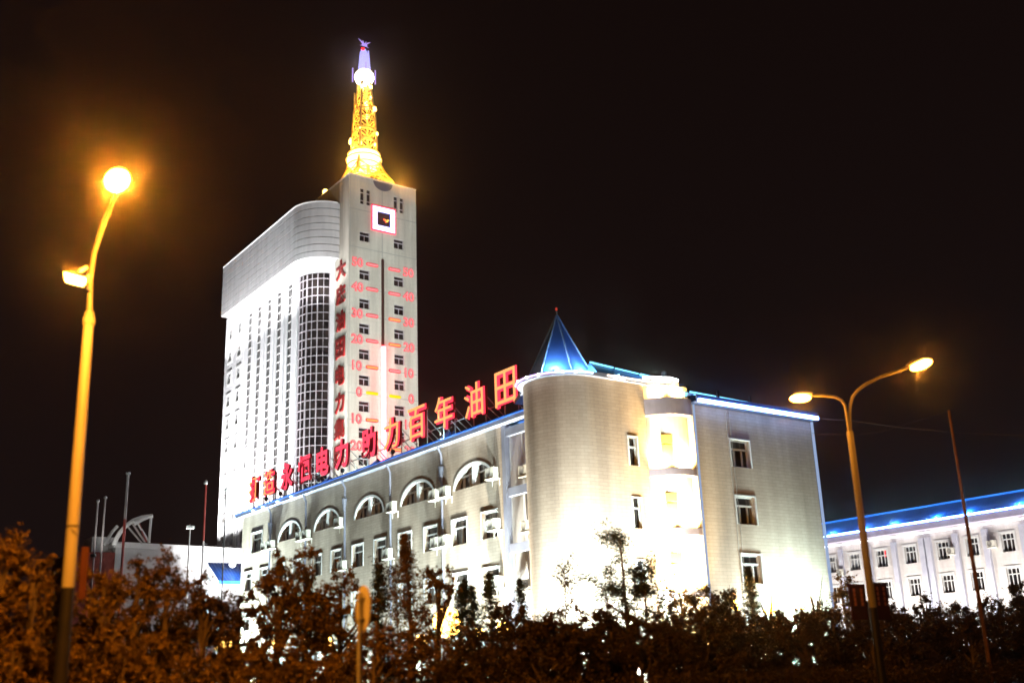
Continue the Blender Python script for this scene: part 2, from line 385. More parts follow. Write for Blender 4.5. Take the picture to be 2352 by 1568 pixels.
# the long white facade (plane u = 59.7), its rounded corner, and the crown over it
BU, BR, BCU, BCV, BF = 59.7, 3.7, 63.4, 132.7, 160.25
strips = [150.25, 146.72, 143.05, 139.5, 135.82]
def pt(r, deg): return (BCU + r*math.cos(R(deg)), BCV + r*math.sin(R(deg)))
holes = []
for i, vc in enumerate(strips): holes.append((vc-.66, vc+.66, 35.4 if i == 0 else 14.0, 56.2, .16))
end_rows = [54.95 - 3.6*k for k in range(13)]
end_w = []
for zc in end_rows:
    for vc in (158.0, 154.25): end_w.append((vc, zc))
for zc in [33.2 - 3.6*k for k in range(6)]: end_w.append((150.3, zc))
for vc, zc in end_w: holes.append((vc-.62, vc+.62, zc-.85, zc+.85, .16))
mb = MB(); wall_grid(mb, 'u', BU, BCV, BF, 0, 58.1, holes, .3)
mb.quad((BU,BF,0), (78,BF,0), (78,BF,58.1), (BU,BF,58.1)); mb.quad((78,BCV,0), (78,BF,0), (78,BF,58.1), (78,BCV,58.1))
path = [pt(BR, a) for a in np.linspace(180, 258, 17)]
mb.strip(path, 56.2, 58.1); mb.strip(path, 0, 14)
mb.strip([pt(BR, a) for a in np.linspace(258, 272, 5)], 0, 58.1)
a_ = pt(BR, 258); b_ = pt(BR-.16, 258); mb.quad((*a_,14), (*a_,56.2), (*b_,56.2), (*b_,14))
mb.build('white_wall', M['tower_white'], tower)
mb = MB()
for va, vb in ((152.55, 152.25), (148.63, 148.35), (145.0, 144.7), (141.35, 141.1), (137.85, 137.55), (133.35, 133.05)): mb.box(BU-.16, BU-.004, vb, va, 14, 57.9)
mb.build('pilaster', M['tower_white'], tower)
# cornice: courses with shadow grooves, rounded like the wall below
def crown_poly(inset):
    r = 4.9-inset
    return [(BCU-r, 159.5-inset)] + [(BCU + r*math.cos(R(a)), BCV + r*math.sin(R(a))) for a in np.linspace(180, 268, 23)] + [(72, BCV-r+.0), (72, 159.5-inset)]
mb = MB(); zb = 58.1; fr = [0, .115, .24, .37, .50, .625, .745, .89, 1.0]; gv = .13
for k in range(len(fr)-1):
    z0, z1 = zb + 8.3*fr[k], zb + 8.3*fr[k+1]
    mb.prism(crown_poly(0), z0, z1 - (gv if k < len(fr)-2 else 0))
mb.build('crown', M['cornice'], tower)
mb = MB(); mb.prism(crown_poly(.30), zb+.2, zb+8.1); mb.build('crown_groove', M['groove'], tower)
mb = MB(); pth = [(58.42, 159.5)] + [(BCU + 4.98*math.cos(R(a)), BCV + 4.98*math.sin(R(a))) for a in np.linspace(180, 266, 23)]
mb.ribbon(pth, zb+8.3, zb+8.42, .3); mb.build('crown_cap', M['white'], tower)
# window strips
for i, vc in enumerate(strips):
    zb_ = 35.4 if i == 0 else 14.0
    s = MB(); z = 55.55
    while z > zb_: s.box(BU+.06, BU+.14, vc-.66, vc+.66, z-.065, z+.065); z -= 1.235
    s.box(BU+.09, BU+.13, vc-.03, vc+.03, zb_, 56.2)
    o = s.build('window_strip', M['frame'], tower)
    p = MB(); p.quad((BU+.15, vc-.66, zb_), (BU+.15, vc+.66, zb_), (BU+.15, vc+.66, 56.2), (BU+.15, vc-.66, 56.2)); p.build('glazing', M['glass'], o)
# end-bay windows with broad white surrounds
f = MB(); w, h, t = 1.24, 1.70, .34
f.box(-w/2-t, -w/2, -.10, .06, -h/2-t, h/2+t); f.box(w/2, w/2+t, -.10, .06, -h/2-t, h/2+t); f.box(-w/2, w/2, -.10, .06, h/2, h/2+t); f.box(-w/2, w/2, -.10, .06, -h/2-t, -h/2)
f.box(-.03, .03, .09, .13, -h/2, h/2); f.box(-w/2, w/2, .085, .13, .16, .22)
ef = f.mesh('window_surround', [M['white']]); p = MB(); p.quad((-w/2,.15,-h/2), (w/2,.15,-h/2), (w/2,.15,h/2), (-w/2,.15,h/2)); ep = p.mesh('pane', [M['curtain']])
for vc, zc in end_w:
    o = put('framed_window', ef, tower, (BU, vc, zc), FACE_L)
    q = bpy.data.objects.new('pane', ep); C.objects.link(q); q.parent = o
# curved curtain wall
angs = np.linspace(180, 258, 25)
c = MB(); c.strip([pt(BR-.15, a) for a in angs], 14, 56.2); cw = c.build('curtain_wall', M['glass'], tower)
c = MB(); z = 55.4; seg = [pt(BR-.02, a) for a in np.linspace(180, 258, 19)]
while z > 14: c.ribbon(seg, z-.038, z+.038, .12); z -= 1.235
for k, a in enumerate(np.linspace(180.5, 257.5, 7)):
    wd = .065 if k % 2 == 0 else .035; r0, r1 = BR+(.05 if k % 2 == 0 else -.01), BR-.13
    u, v = pt(r0, a); tu, tv = -math.sin(R(a))*wd, math.cos(R(a))*wd; u2, v2 = pt(r1, a)
    c.prism([(u-tu,v-tv), (u+tu,v+tv), (u2+tu,v2+tv), (u2-tu,v2-tv)], 14, 56.2)
c.build('mullion_grid', M['mullion'], cw)

# thermometer on the front
th = thing('thermometer_sign', 'giant thermometer sign with red numerals and a glowing red-white column on tower front', 'sign', (68.58, TV, 30))
mb = MB(); mb.box(68.40, 68.76, TV-.20, TV-.02, 45.3, 57.95); mb.build('empty_column', principled('unlit_column', (.06,.028,.022), .4), th)
mb = MB(); mb.tube([(68.58, TV-.30, 22.0), (68.58, TV-.30, 45.25)], .35, 12); mb.build('lit_column', M['e_tube'], th)
marks = [('50', 56.85), ('40', 53.25), ('30', 49.45), ('20', 45.82), ('10', 42.12), ('0', 38.52), ('10', 34.87), ('20', 31.28)]
def capsule(u0, u1, z, h, y0, y1):
    m = MB(); n = 8; r = h/2
    pts = [(u1-r+r*math.sin(PI*i/n), z+r*math.cos(PI*i/n)) for i in range(n+1)] + [(u0+r-r*math.sin(PI*i/n), z-r*math.cos(PI*i/n)) for i in range(n+1)]
    k = len(pts); m.add([(a, y0, b) for a, b in pts] + [(a, y1, b) for a, b in pts], [tuple(range(k)), tuple(range(2*k-1, k-1, -1))] + [(i, (i+1)%k, (i+1)%k+k, i+k) for i in range(k)])
    return m
for s_, z in marks:
    for side in (-1, 1):
        zz = z - (0 if side < 0 else .04)
        u0, u1 = (66.02, 67.92) if side < 0 else (69.50, 71.40)
        if s_ == '0': capsule(u0+.05, u1-.05, zz+.02, .36, TV-.16, TV-.02).build('zero_mark', M['e_yellow'], th)
        else:
            t = capsule(u0, u1, zz, .46, TV-.10, TV-.02).build('scale_mark', M['e_neon'], th)
            capsule(u0+.10, u1-.10, zz, .25, TV-.14, TV-.05).build('mark_core', M['e_neon_pink'] if s_ in ('50','40') else M['e_neon_orange'] if side*z % 2 > 1 else M['e_neon_pink'], t)
        cu = (64.72 if s_ != '0' else 65.05) if side < 0 else (72.72 if s_ != '0' else 73.0)
        o = put('numeral', text_mesh(s_, 1.36, .06, [M['e_neon']], .034), th, (cu, TV-.06, zz+.02))
        q = bpy.data.objects.new('numeral_glow', text_mesh(s_, 1.22, .04, [M['e_neon_pink']], -.004)); C.objects.link(q); q.parent = o; q.location = (0, -.07, 0)  # pink glowing fill imitates the wall lit inside the neon outline

# emblem: a square of white tubes edged red round a dark screen with a red and yellow mark
em = thing('square_emblem', 'square emblem of white tubes edged red around a dark screen, high on tower front', 'emblem', (68.72, TV, 64.0))
def sq_ring(m, h0, h1, y0, y1):
    cu, cz = 68.72, 64.0
    m.box(cu-h1, cu-h0, y0, y1, cz-h1, cz+h1); m.box(cu+h0, cu+h1, y0, y1, cz-h1, cz+h1); m.box(cu-h0, cu+h0, y0, y1, cz+h0, cz+h1); m.box(cu-h0, cu+h0, y0, y1, cz-h1, cz-h0); return m
sq_ring(MB(), 1.04, 1.78, TV-.22, TV-.02).build('white_frame', M['e_emblem'], em)
sq_ring(MB(), 1.78, 1.92, TV-.26, TV-.02).build('red_edge', M['e_emblem_red'], em)
sq_ring(MB(), .98, 1.04, TV-.24, TV-.02).build('blue_edge', M['e_led_blue'], em)
mb = MB(); mb.box(68.72-.98, 68.72+.98, TV-.10, TV-.02, 63.02, 64.98); mb.build('dark_screen', principled('dark_screen', (.05,.012,.012), .3), em)
mb = MB()
for (u, z, r) in ((68.78, 64.02, .15), (69.0, 63.92, .16), (69.22, 63.95, .12), (69.06, 63.70, .13)): mb.blob((u, TV-.16, z), ((1,0,0),(0,1,0),(0,0,1)), (r, .06, r))
mb.build('red_mark', emit('emblem_mark_red', (1.0, .10, .05), 1.8), em)
mb = MB()
for (u, z, r) in ((69.42, 64.0, .12), (69.22, 63.78, .12), (68.95, 63.98, .08)): mb.blob((u, TV-.23, z), ((1,0,0),(0,1,0),(0,0,1)), (r*1.4, .05, r))
mb.build('yellow_mark', emit('emblem_mark_yellow', (1.0, .62, .08), 2.0), em)

# red characters down the side of the slab
vs_ = thing('vertical_sign', 'column of big dark red Chinese characters down the narrow white side wall of tower', 'sign', (TU0, 127.1, 30))
for ch, z in zip('大庆油田电力集团', (56.2, 52.6, 48.75, 44.9, 41.1, 37.35, 33.8, 30.2)):
    put('letter', text_mesh(ch, 2.75, .16, [M['red_paint'], M['red_edge']], .035), vs_, (TU0-.10, 127.1, z), FACE_L)

# ================================================================== SPIRE ON THE TOWER
SU, SV = 68.7, 130.8
sp = thing('lattice_spire', 'golden floodlit lattice spire with two bright bulbs and blue tip on tower roof', 'spire', (SU, SV, TZ))
def ringpts(hw, z, k=4, ph=45): return [(SU+hw*math.sqrt(2)*math.cos(R(ph+360*i/k)), SV+hw*math.sqrt(2)*math.sin(R(ph+360*i/k)), z) for i in range(k)]
legs_prof = [(3.75, 69.5), (3.5, 70.6), (3.0, 71.9), (2.3, 73.2), (1.8, 74.6), (1.5, 76.2)]
for i in range(4):
    mb = MB(); mb.tube([ringpts(h, z)[i] for h, z in legs_prof], .21, 7)
    a, b = [ringpts(h-.55, z+.02)[i] for h, z in legs_prof], [ringpts(h, z)[i] for h, z in legs_prof]
    mb.tube(a, .11, 6)
    for k in range(len(a)-1): mb.tube([a[k], b[k+1]], .06, 5); mb.tube([b[k], a[k+1]], .06, 5)
    q = ringpts(3.75, 69.5)[i]; mb.box(q[0]-.5, q[0]+.5, q[1]-.5, q[1]+.5, 69.36, 70.15)
    mb.build('leg', M['spire'], sp)
mb = MB()
for (h0, z0), (h1, z1) in zip(legs_prof[1:-1], legs_prof[2:]):
    A, B = ringpts(h0, z0), ringpts(h1, z1)
    for i in range(4):
        j = (i+1) % 4
        mb.tube([A[i], B[j]], .07, 5); mb.tube([A[j], B[i]], .07, 5); mb.tube([B[i], B[j]], .08, 5)
mb.build('base_bracing', M['spire'], sp)
lv = [(1.42, 76.6), (1.36, 78.6), (1.30, 80.4), (1.24, 82.2), (1.16, 83.8), (.92, 85.5), (.78, 87.2), (.72, 88.6)]
mb = MB(); 
for i in range(4): mb.tube([ringpts(h, z)[i] for h, z in lv], .16, 6)
mb.build('shaft', M['spire'], sp)
mb = MB()
for (h0, z0), (h1, z1) in zip(lv[:-1], lv[1:]):
    A, B = ringpts(h0, z0), ringpts(h1, z1)
    for i in range(4):
        j = (i+1) % 4
        mid = [(A[i][k]+A[j][k])/2 for k in range(3)]
        mb.tube([A[i], B[j]], .062, 5); mb.tube([A[j], B[i]], .062, 5); mb.tube([B[i], B[j]], .08, 5)
mb.build('bracing', M['spire'], sp)
rng_ = random.Random(5)
for k in range(22):
    f = rng_.random(); z = 77.0 + 11.3*f; h = float(np.interp(z, [q[1] for q in lv], [q[0] for q in lv])); q = ringpts(h*rng_.uniform(.82, 1.08), z)[rng_.choice((0, 1, 2, 2, 3, 3))]
    r = rng_.uniform(.16, .34) if z < 80 or z > 84 else rng_.uniform(.10, .2)
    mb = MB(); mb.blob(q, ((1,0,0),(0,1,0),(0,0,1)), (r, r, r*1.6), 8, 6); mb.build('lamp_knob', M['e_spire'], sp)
for (du, dv, z0, z1) in ((-1.35, .6, 83.9, 86.9), (-1.1, .3, 84.2, 86.2), (1.25, -.9, 81.0, 82.2), (-1.75, .4, 77.6, 79.0)):
    mb = MB(); mb.tube([(SU+du, SV+dv, z0), (SU+du, SV+dv, z1)], .11, 6); mb.tube([(SU+du, SV+dv, z0+.2), (SU+du*.6, SV+dv*.6, z0+.2)], .05, 5); mb.build('side_aerial', M['spire'], sp)
for z, w in ((80.45, 1.75), (83.85, 1.6), (78.7, 1.8)):
    mb = MB(); mb.lathe([(w*.9, 0), (w*1.02, 0), (w*1.02, .16), (w*.9, .16), (w*.9, 0)], (SU, SV, z), 8); mb.build('service_platform', M['spire'], sp)
mb = MB(); mb.lathe([(1.6, -1.45), (2.1, -1.15), (2.5, -.5), (2.55, .2), (2.3, .85), (1.8, 1.25), (1.5, 1.4)], (SU, SV, 75.75), 18); mb.build('lower_bulb', M['e_spire'], sp)  # platform made to glow itself in place of light falling on it
mb = MB()
for k, z in enumerate((74.75, 75.75, 76.6)): mb.lathe([(2.62-.22*abs(k-1), -.06), (2.72-.22*abs(k-1), -.06), (2.72-.22*abs(k-1), .06), (2.62-.22*abs(k-1), .06), (2.62-.22*abs(k-1), -.06)], (SU, SV, z), 18)
mb.build('gallery_rail', M['spire'], sp)
mb = MB(); mb.lathe([(.8, -1.1), (1.2, -.8), (1.48, -.1), (1.42, .45), (1.05, .95), (.65, 1.15)], (SU, SV, 89.65), 16); mb.build('upper_bulb', emit('upper_bulb_glow', (1.0, .90, .72), 9.0), sp)  # glows itself, standing in for a lit upper platform
mb = MB()
for k in range(3): q = (SU+1.75*math.cos(R(150+100*k)), SV+1.75*math.sin(R(150+100*k))); mb.tube([(*q, 88.9), (*q, 91.3)], .10, 6)
mb.build('aerial', M['e_violet'], sp)
mb = MB()
for k in range(6):
    q = ringpts(.70/1.1, 0, 6, 15)[k]; r = ringpts(.48/1.1, 0, 6, 15)[k]
    mb.tube([(q[0], q[1], 90.7), (r[0], r[1], 94.2)], .10, 6)
mb.lathe([(.62, 90.7), (.40, 94.2), (.05, 94.3)], (SU, SV, 0), 10); mb.build('blue_tip', M['e_spire_blue'], sp)  # tip given its own glow in place of blue light on the cone
mb = MB(); mb.blob((SU-.35, SV-.2, 94.4), ((1,0,0),(0,1,0),(0,0,1)), (.28, .28, .22)); mb.build('red_beacon', M['e_beacon'], sp)
mb = MB(); mb.tube([(SU, SV, 94.2), (SU, SV, 95.1)], .07, 6); mb.build('finial_rod', M['dark_steel'], sp)
mb = MB(); mb.blob((SU, SV, 95.35), ((1,0,0),(0,1,0),(0,0,1)), (.45, .3, .22))
for s in (-1, 1):
    mb.tube([(SU+s*.1, SV, 95.3), (SU+s*.5, SV, 95.75), (SU+s*1.05, SV, 96.15)], [.14, .10, .03], 6); mb.tube([(SU+s*.1, SV, 95.5), (SU+s*.3, SV, 96.0)], [.1, .05], 6)
    mb.tube([(SU+s*.2, SV, 95.25), (SU+s*.75, SV, 95.05)], [.08, .02], 6)
mb.build('bird_finial', M['e_violet'], sp)
# little service lamps left on the parapet corner
for k in range(1):
    q = MB(); q.box(TU0+.1, TU0+.9, 133.2, 134.0, TZ, TZ+.35); q.blob((TU0+.5, 133.6, TZ+.75), ((1,0,0),(0,1,0),(0,0,1)), (.38,.38,.5))
    tag(q.build('parapet_lamp', [M['e_spire']], None, (TU0+.5, 133.6, TZ)), 'small golden lamp on the tower roof edge left of spire legs', 'lamp')
# ================================================================== LOW ANNEX: long wing, round turret, lit bay, end block
ax = thing('annex_building', 'four storey beige tiled annex with blue roof, round turret and arched top windows', 'building', (45, 60, 0))
WU, WZ, WN, WF = 37.96, 16.55, 47.0, 95.6
bays = [57.33, 64.30, 71.30, 78.25, 85.25, 92.2]
aw, ah, asill = 4.66, 1.52, 13.36
holes = []; arches = []
for k, vc in enumerate(bays):
    if k < 5: holes.append((vc-aw/2, vc+aw/2, asill, asill+ah, 0)); arches.append(vc)
rects = []
for vc in bays:
    for s in (-1, 1):
        rects.append((vc+s*1.72, 10.69, 1.76, 1.64)); rects.append((vc+s*1.72, 7.27, 1.76, 1.64)); rects.append((vc+s*1.72, 3.85, 1.76, 1.64))
rects.append((92.2, 13.95, 2.4, 1.75))
for vc, zc, w, h in rects: holes.append((vc-w/2, vc+w/2, zc-h/2, zc+h/2, .34))
mb = MB(); wall_grid(mb, 'u', WU, 53.75, WF, 0, WZ, holes, .34)
def arc_pts(vc, n=20): return [(vc + aw/2*math.cos(PI*i/n), asill + ah*(max(0, math.sin(PI*i/n))**.92)) for i in range(n+1)]
for vc in arches:
    P = arc_pts(vc); zt = asill+ah
    for (a, b) in zip(P[:-1], P[1:]):
        mb.quad((WU, a[0], a[1]), (WU, b[0], b[1]), (WU, b[0], zt), (WU, a[0], zt))
        mb.quad((WU, a[0], a[1]), (WU, b[0], b[1]), (WU+.5, b[0], b[1]), (WU+.5, a[0], a[1]))
    mb.quad((WU, vc-aw/2, asill), (WU, vc+aw/2, asill), (WU+.5, vc+aw/2, asill), (WU+.5, vc-aw/2, asill))
mb.quad((WU,WF,0), (WU+12,WF,0), (WU+12,WF,WZ), (WU,WF,WZ)); mb.quad((WU+12,WN,0), (WU+12,WF,0), (WU+12,WF,WZ), (WU+12,WN,WZ))
mb.build('wing_wall', M['brick'], ax)
mb = MB(); mb.quad((WU+.01,53.74,0), (WU+1.3,53.74,0), (WU+1.3,53.74,WZ), (WU+.01,53.74,WZ)); mb.quad((WU+1.3,47,0), (WU+1.3,53.74,0), (WU+1.3,53.74,WZ), (WU+1.3,47,WZ)); mb.build('loggia_wall', M['wall_low'], ax)
for z in (16.05, 12.35, 9.0, 5.6): mb = MB(); mb.box(WU-.02, WU+.24, 50.0, 53.55, z-.26, z+.26); mb.build('loggia_beam', M['gutter'], ax)
mb = MB(); mb.box(WU-.10, WU+.25, 53.56, 53.92, 0, WZ); mb.build('corner_post', M['gutter'], ax)
# arched windows
f = MB(); n = 20; A = [(aw/2*math.cos(PI*i/n), ah*(max(0, math.sin(PI*i/n))**.92)) for i in range(n+1)]
t = .15
for (a, b) in zip(A[:-1], A[1:]):
    a2 = (a[0]*(1-2*t/aw), a[1]*(1-t/ah)); b2 = (b[0]*(1-2*t/aw), b[1]*(1-t/ah))
    f.quad((a[0]*1.015,-.03,a[1]*1.015), (b[0]*1.015,-.03,b[1]*1.015), (b2[0],-.03,b2[1]), (a2[0],-.03,a2[1])); f.quad((a2[0],-.03,a2[1]), (b2[0],-.03,b2[1]), (b2[0],.44,b2[1]), (a2[0],.44,a2[1]))
f.box(-.19, .19, .06, .42, 0, ah-.01)
f.box(-aw/2+.35, -.19, .28, .42, .80, .90); f.box(.19, aw/2-.35, .28, .42, .80, .90)
for x in (-1.55, -.85, .85, 1.55): f.box(x-.045, x+.045, .30, .42, 0, .80)
f.box(-aw/2+.1, aw/2-.1, .30, .42, 0, .07)
af = f.mesh('arched_window', [M['white']])
p = MB(); p.add([(a[0], .46, a[1]) for a in A], [tuple(range(n+1))]); app = p.mesh('pane', [M['curtain']])
for i, vc in enumerate(arches):
    o = put('arched_window', af, ax, (WU, vc, asill), FACE_L)
    q = bpy.data.objects.new('pane', app); C.objects.link(q); q.parent = o
    if i == 3: q['label'] = 'boarded grey arched pane'; q.data = app.copy(); q.data.materials.clear(); q.data.materials.append(M['blind'])
def rect_window(w, h, name='window', trim=.075, d=.34, bars=1):
    f = MB(); y0, y1 = d-.14, d-.03; b = .075
    f.box(-w/2-trim, -w/2, -.05, .05, -h/2, h/2+trim); f.box(w/2, w/2+trim, -.05, .05, -h/2, h/2+trim); f.box(-w/2, w/2, -.05, .05, h/2, h/2+trim)
    f.box(-w/2, -w/2+b, y0, y1, -h/2, h/2); f.box(w/2-b, w/2, y0, y1, -h/2, h/2); f.box(-w/2+b, w/2-b, y0, y1, h/2-b, h/2); f.box(-w/2+b, w/2-b, y0, y1, -h/2, -h/2+b)
    zt = h*.17; f.box(-w/2+b, w/2-b, y0-.02, y1, zt-.05, zt+.05)
    if bars == 1: f.box(-.04, .04, y0+.003, y1, -h/2+b, zt-.05)
    if bars == 2:
        for x in (-w*.19, w*.19): f.box(x-.035, x+.035, y0+.003, y1, -h/2+b, zt-.05)
    if bars == 3:
        for x in (-w*.17, w*.17): f.box(x-.035, x+.035, y0+.003, y1, -h/2+b, h/2-b)
    p = MB(); p.quad((-w/2,d,-h/2), (w/2,d,-h/2), (w/2,d,h/2), (-w/2,d,h/2))
    return f.mesh(name, [M['frame']]), p.mesh('pane', [M['curtain']])
rw = {}
for vc, zc, w, h in rects:
    if (w, h) not in rw: rw[(w, h)] = rect_window(w, h)
    o = put('window', rw[(w,h)][0], ax, (WU, vc, zc), FACE_L); q = bpy.data.objects.new('pane', rw[(w,h)][1]); C.objects.link(q); q.parent = o
# gutter, blue roof, downpipes
mb = MB(); mb.box(WU-.55, WU-.30, 50.5, WF+.6, 16.52, 16.80); mb.box(WU-.30, WU, 50.5, WF+.6, 16.53, 16.62); mb.build('gutter', M['gutter'], ax)
mb = MB(); mb.add([(WU-.62,50.5,16.81), (WU-.62,WF+.7,16.81), (WU-.62,WF+.7,16.90), (WU-.62,50.5,16.90), (WU+1.0,50.5,17.36), (WU+1.0,WF+.7,17.36), (WU+6,50.5,18.1), (WU+6,WF+.7,18.1), (WU+12.5,50.5,16.9), (WU+12.5,WF+.7,16.9), (WU+12.5,50.5,16.81), (WU+12.5,WF+.7,16.81)],
    [(0,1,2,3), (3,2,5,4), (4,5,7,6), (6,7,9,8), (8,9,11,10), (0,1,11,10), (0,3,4,6,8,10), (1,2,5,7,9,11)]); mb.build('wing_roof', M['roof'], ax)
for k, v in enumerate((60.86, 67.8, 74.85, 81.8, 88.9)):
    mb = MB(); mb.tube([(WU-.42, v, 16.5), (WU-.16, v, 16.0), (WU-.14, v, 9.0), (WU-.14, v, .3)], .085, 7)
    if k % 2 == 0: mb.lathe([(.10, 0), (.20, .9), (.22, 1.0), (.10, 1.0)], (WU-.2, v, 14.2), 8)
    mb.build('downpipe', M['gutter'], ax)
# round turret and its flat return
RU, RV, RR, RZ = 38.3, 48.1, 2.35, 17.75
cp = [(RU + RR*math.cos(R(a)), RV + RR*math.sin(R(a))) for a in np.linspace(118, 270, 34)]
tz = [(40.72, 14.35), (40.95, 10.65)]
mb = MB(); mb.strip(cp, 0, RZ)
wall_grid(mb, 'v', RV-RR, RU, 42.4, 0, RZ, [(40.98, 41.62, 12.55+.35, 14.55, .3), (40.98, 41.62, 9.0+.35, 11.1, .3), (40.98, 41.62, 5.9, 7.6, .3)], .3)
mb.build('turret_wall', M['brick_turret'], ax)
f = MB(); w, h = .64, 1.65
for a in ((-w/2-.07, -w/2, -h/2, h/2+.07), (w/2, w/2+.07, -h/2, h/2+.07), (-w/2, w/2, h/2, h/2+.07)): f.box(a[0], a[1], -.05, .05, a[2], a[3])
f.box(-w/2, w/2, .16, .26, .22, .32); f.box(-w/2, -w/2+.05, .16, .26, -h/2, h/2); f.box(w/2-.05, w/2, .16, .26, -h/2, h/2)
sf = f.mesh('slim_window', [M['frame']]); p = MB(); p.quad((-w/2,.29,-h/2), (w/2,.29,-h/2), (w/2,.29,h/2), (-w/2,.29,h/2)); spn = p.mesh('pane', [M['glass']])
for z in (13.725, 10.225, 6.75):
    o = put('slim_window', sf, ax, (41.30, RV-RR, z)); q = bpy.data.objects.new('pane', spn); C.objects.link(q); q.parent = o
# bay between turret and block: ledges with lamps on them in front of a set-back curved wall
a0, a1 = np.array([42.4, 45.75]), np.array([44.98, 44.50])
ch = a1-a0; nrm_ = np.array([ch[1], -ch[0]])/np.linalg.norm(ch)
def bayp(off, n=11, s0=0., s1=1.): return [tuple(a0 + ch*t + nrm_*(.52*(1-(2*t-1)**2) + off)) for t in np.linspace(s0, s1, n)]
bh = []
mb = MB(); mb.strip(bayp(-.55), 0, RZ); mb.build('bay_wall', M['warm_render'], ax)
for z0, z1 in ((15.92, 16.90), (12.36, 12.76), (8.98, 9.36), (5.55, 5.93)):
    mb = MB(); front = bayp(.02); back = bayp(-.54); mb.prism(front + back[::-1], z0, z1); mb.build('bay_ledge', M['band'], ax)
q0 = a0 + ch*.42 - nrm_*.03
for z in (14.0, 10.6, 7.2):
    mb = MB(); d_ = ch/np.linalg.norm(ch)
    c4 = [q0 - d_*.34 + nrm_*.02, q0 + d_*.34 + nrm_*.02, q0 + d_*.34 - nrm_*.06, q0 - d_*.34 - nrm_*.06]
    mb.prism([tuple(c) for c in c4], z-.75, z+.22); mb.prism([tuple(c) for c in c4], z+.30, z+.80); mb.build('bay_window', M['warm_pane'], ax)
# roof over turret and bay
rim = [(RU + 2.68*math.cos(R(a)), RV + 2.68*math.sin(R(a))) for a in np.linspace(118, 270, 34)] + [(42.5, RV-2.68), (43.7, 44.85), (44.6, 45.0)]
back = [(46.4, 51.5), (38.3, 53.0)]
mb = MB(); mb.prism(rim + back, RZ, RZ+.24); mb.build('turret_eave', M['gutter'], ax)
mb = MB(); mb.tube([(x, y, RZ+.12) for x, y in [(RU + 2.76*math.cos(R(a)), RV + 2.76*math.sin(R(a))) for a in np.linspace(222, 270, 18)]], .055, 6); mb.build('rim_light', M['e_rim'], ax)
mb = MB(); mb.tube([(x, y, RZ+.12) for x, y in [(RU + 2.76*math.cos(R(a)), RV + 2.76*math.sin(R(a))) for a in np.linspace(140, 221, 18)]], .05, 6); mb.build('rim_light', M['e_led_violet'], ax)
mb = MB(); mb.tube([(39.4, RV-2.75, RZ+.12), (42.5, RV-2.76, RZ+.12), (43.7, 44.78, RZ+.12)], .06, 6); mb.build('rim_light', M['e_led_warm'], ax)
for a in (168, 186, 203, 232, 247): mb = MB(); mb.blob((RU+2.86*math.cos(R(a)), RV+2.86*math.sin(R(a)), RZ+.08), ((1,0,0),(0,1,0),(0,0,1)), (.075,.075,.075), 8, 6); mb.build('rim_lamp', M['e_white'], ax)
for u in (39.9, 40.5): mb = MB(); mb.blob((u, RV-2.84, RZ+.05), ((1,0,0),(0,1,0),(0,0,1)), (.11,.09,.09), 8, 6); mb.build('rim_lamp', M['e_white'], ax)
mb = MB(); mb.prism([(42.3, 45.36), (43.7, 44.80), (44.5, 44.95), (44.6, 46.2), (42.4, 46.6)], RZ+.25, RZ+.46); mb.build('corner_parapet', M['white'], ax)
mb = MB(); mb.tube([(42.1, 45.34, RZ+.33), (43.7, 44.74, RZ+.33), (44.4, 44.88, RZ+.33)], .075, 6); mb.build('corner_light_bar', M['e_white'], ax)
# pyramid roof with bright ribs
pc = np.array([RU-.2, RV]); PR = 1.98; pz0, pz1 = RZ+.26, 22.05
look = math.degrees(math.atan2(-pc[1], -pc[0]))
pa = [look + d for d in (-95, -33, 22, 82, 142, 202)]
pv = [(pc[0]+PR*math.cos(R(a)), pc[1]+PR*math.sin(R(a)), pz0) for a in pa]
mb = MB(); mb.add(pv + [(pc[0], pc[1], pz1)], [(i, (i+1) % 6, 6) for i in range(6)]); py_ = mb.build('pyramid_roof', M['roof'], ax)
for k, p_ in enumerate(pv[:4]):
    q = MB(); e = np.array(p_)*.985 + np.array([pc[0], pc[1], pz0])*.015
    d = np.array([p_[0]-pc[0], p_[1]-pc[1], 0])/PR*.03
    q.tube([np.array(p_)+d, np.array([pc[0], pc[1], pz1])+d], .055, 5); q.build('roof_rib', M['rib'], py_)
mb = MB(); mb.tube([(pc[0], pc[1], pz1-.1), (pc[0], pc[1], pz1+.28)], .06, 6); mb.build('finial', M['dark_steel'], py_)
mb = MB(); mb.blob((pc[0], pc[1], pz1+.40), ((1,0,0),(0,1,0),(0,0,1)), (.07,.07,.11), 8, 6); mb.build('finial_lamp', emit('finial_red', (1.0,.10,.06), .5), py_)
# link roof behind the turret, running down to the block
mb = MB(); mb.add([(39.0, 45.7, RZ+.26), (43.3, 45.75, RZ+.26), (45.2, 45.1, RZ+.26), (46.2, 51.2, RZ+.3), (39.0, 51.2, RZ+.3), (39.3, 46.75, 18.92), (45.6, 46.55, 18.42)],
    [(0,1,6,5), (1,2,6), (2,3,6), (3,4,5,6), (4,0,5)]); lr = mb.build('link_roof', M['roof'], ax)
for a, b, r in (((39.3, 46.72, 18.98), (41.0, 46.66, 18.86), .05), ((41.15, 46.65, 18.84), (42.9, 46.6, 18.72), .045), ((43.05, 46.6, 18.70), (45.5, 46.5, 18.50), .075)):
    mb = MB(); mb.tube([a, b], r, 6); mb.build('ridge_light', M['e_led_soft'], lr)
mb = MB(); mb.lathe([(.03, 0), (.03, .25), (.16, .3), (.16, .55), (.02, .62)], (44.9, 46.5, 18.5), 8); mb.build('roof_vent', M['gutter'], lr)
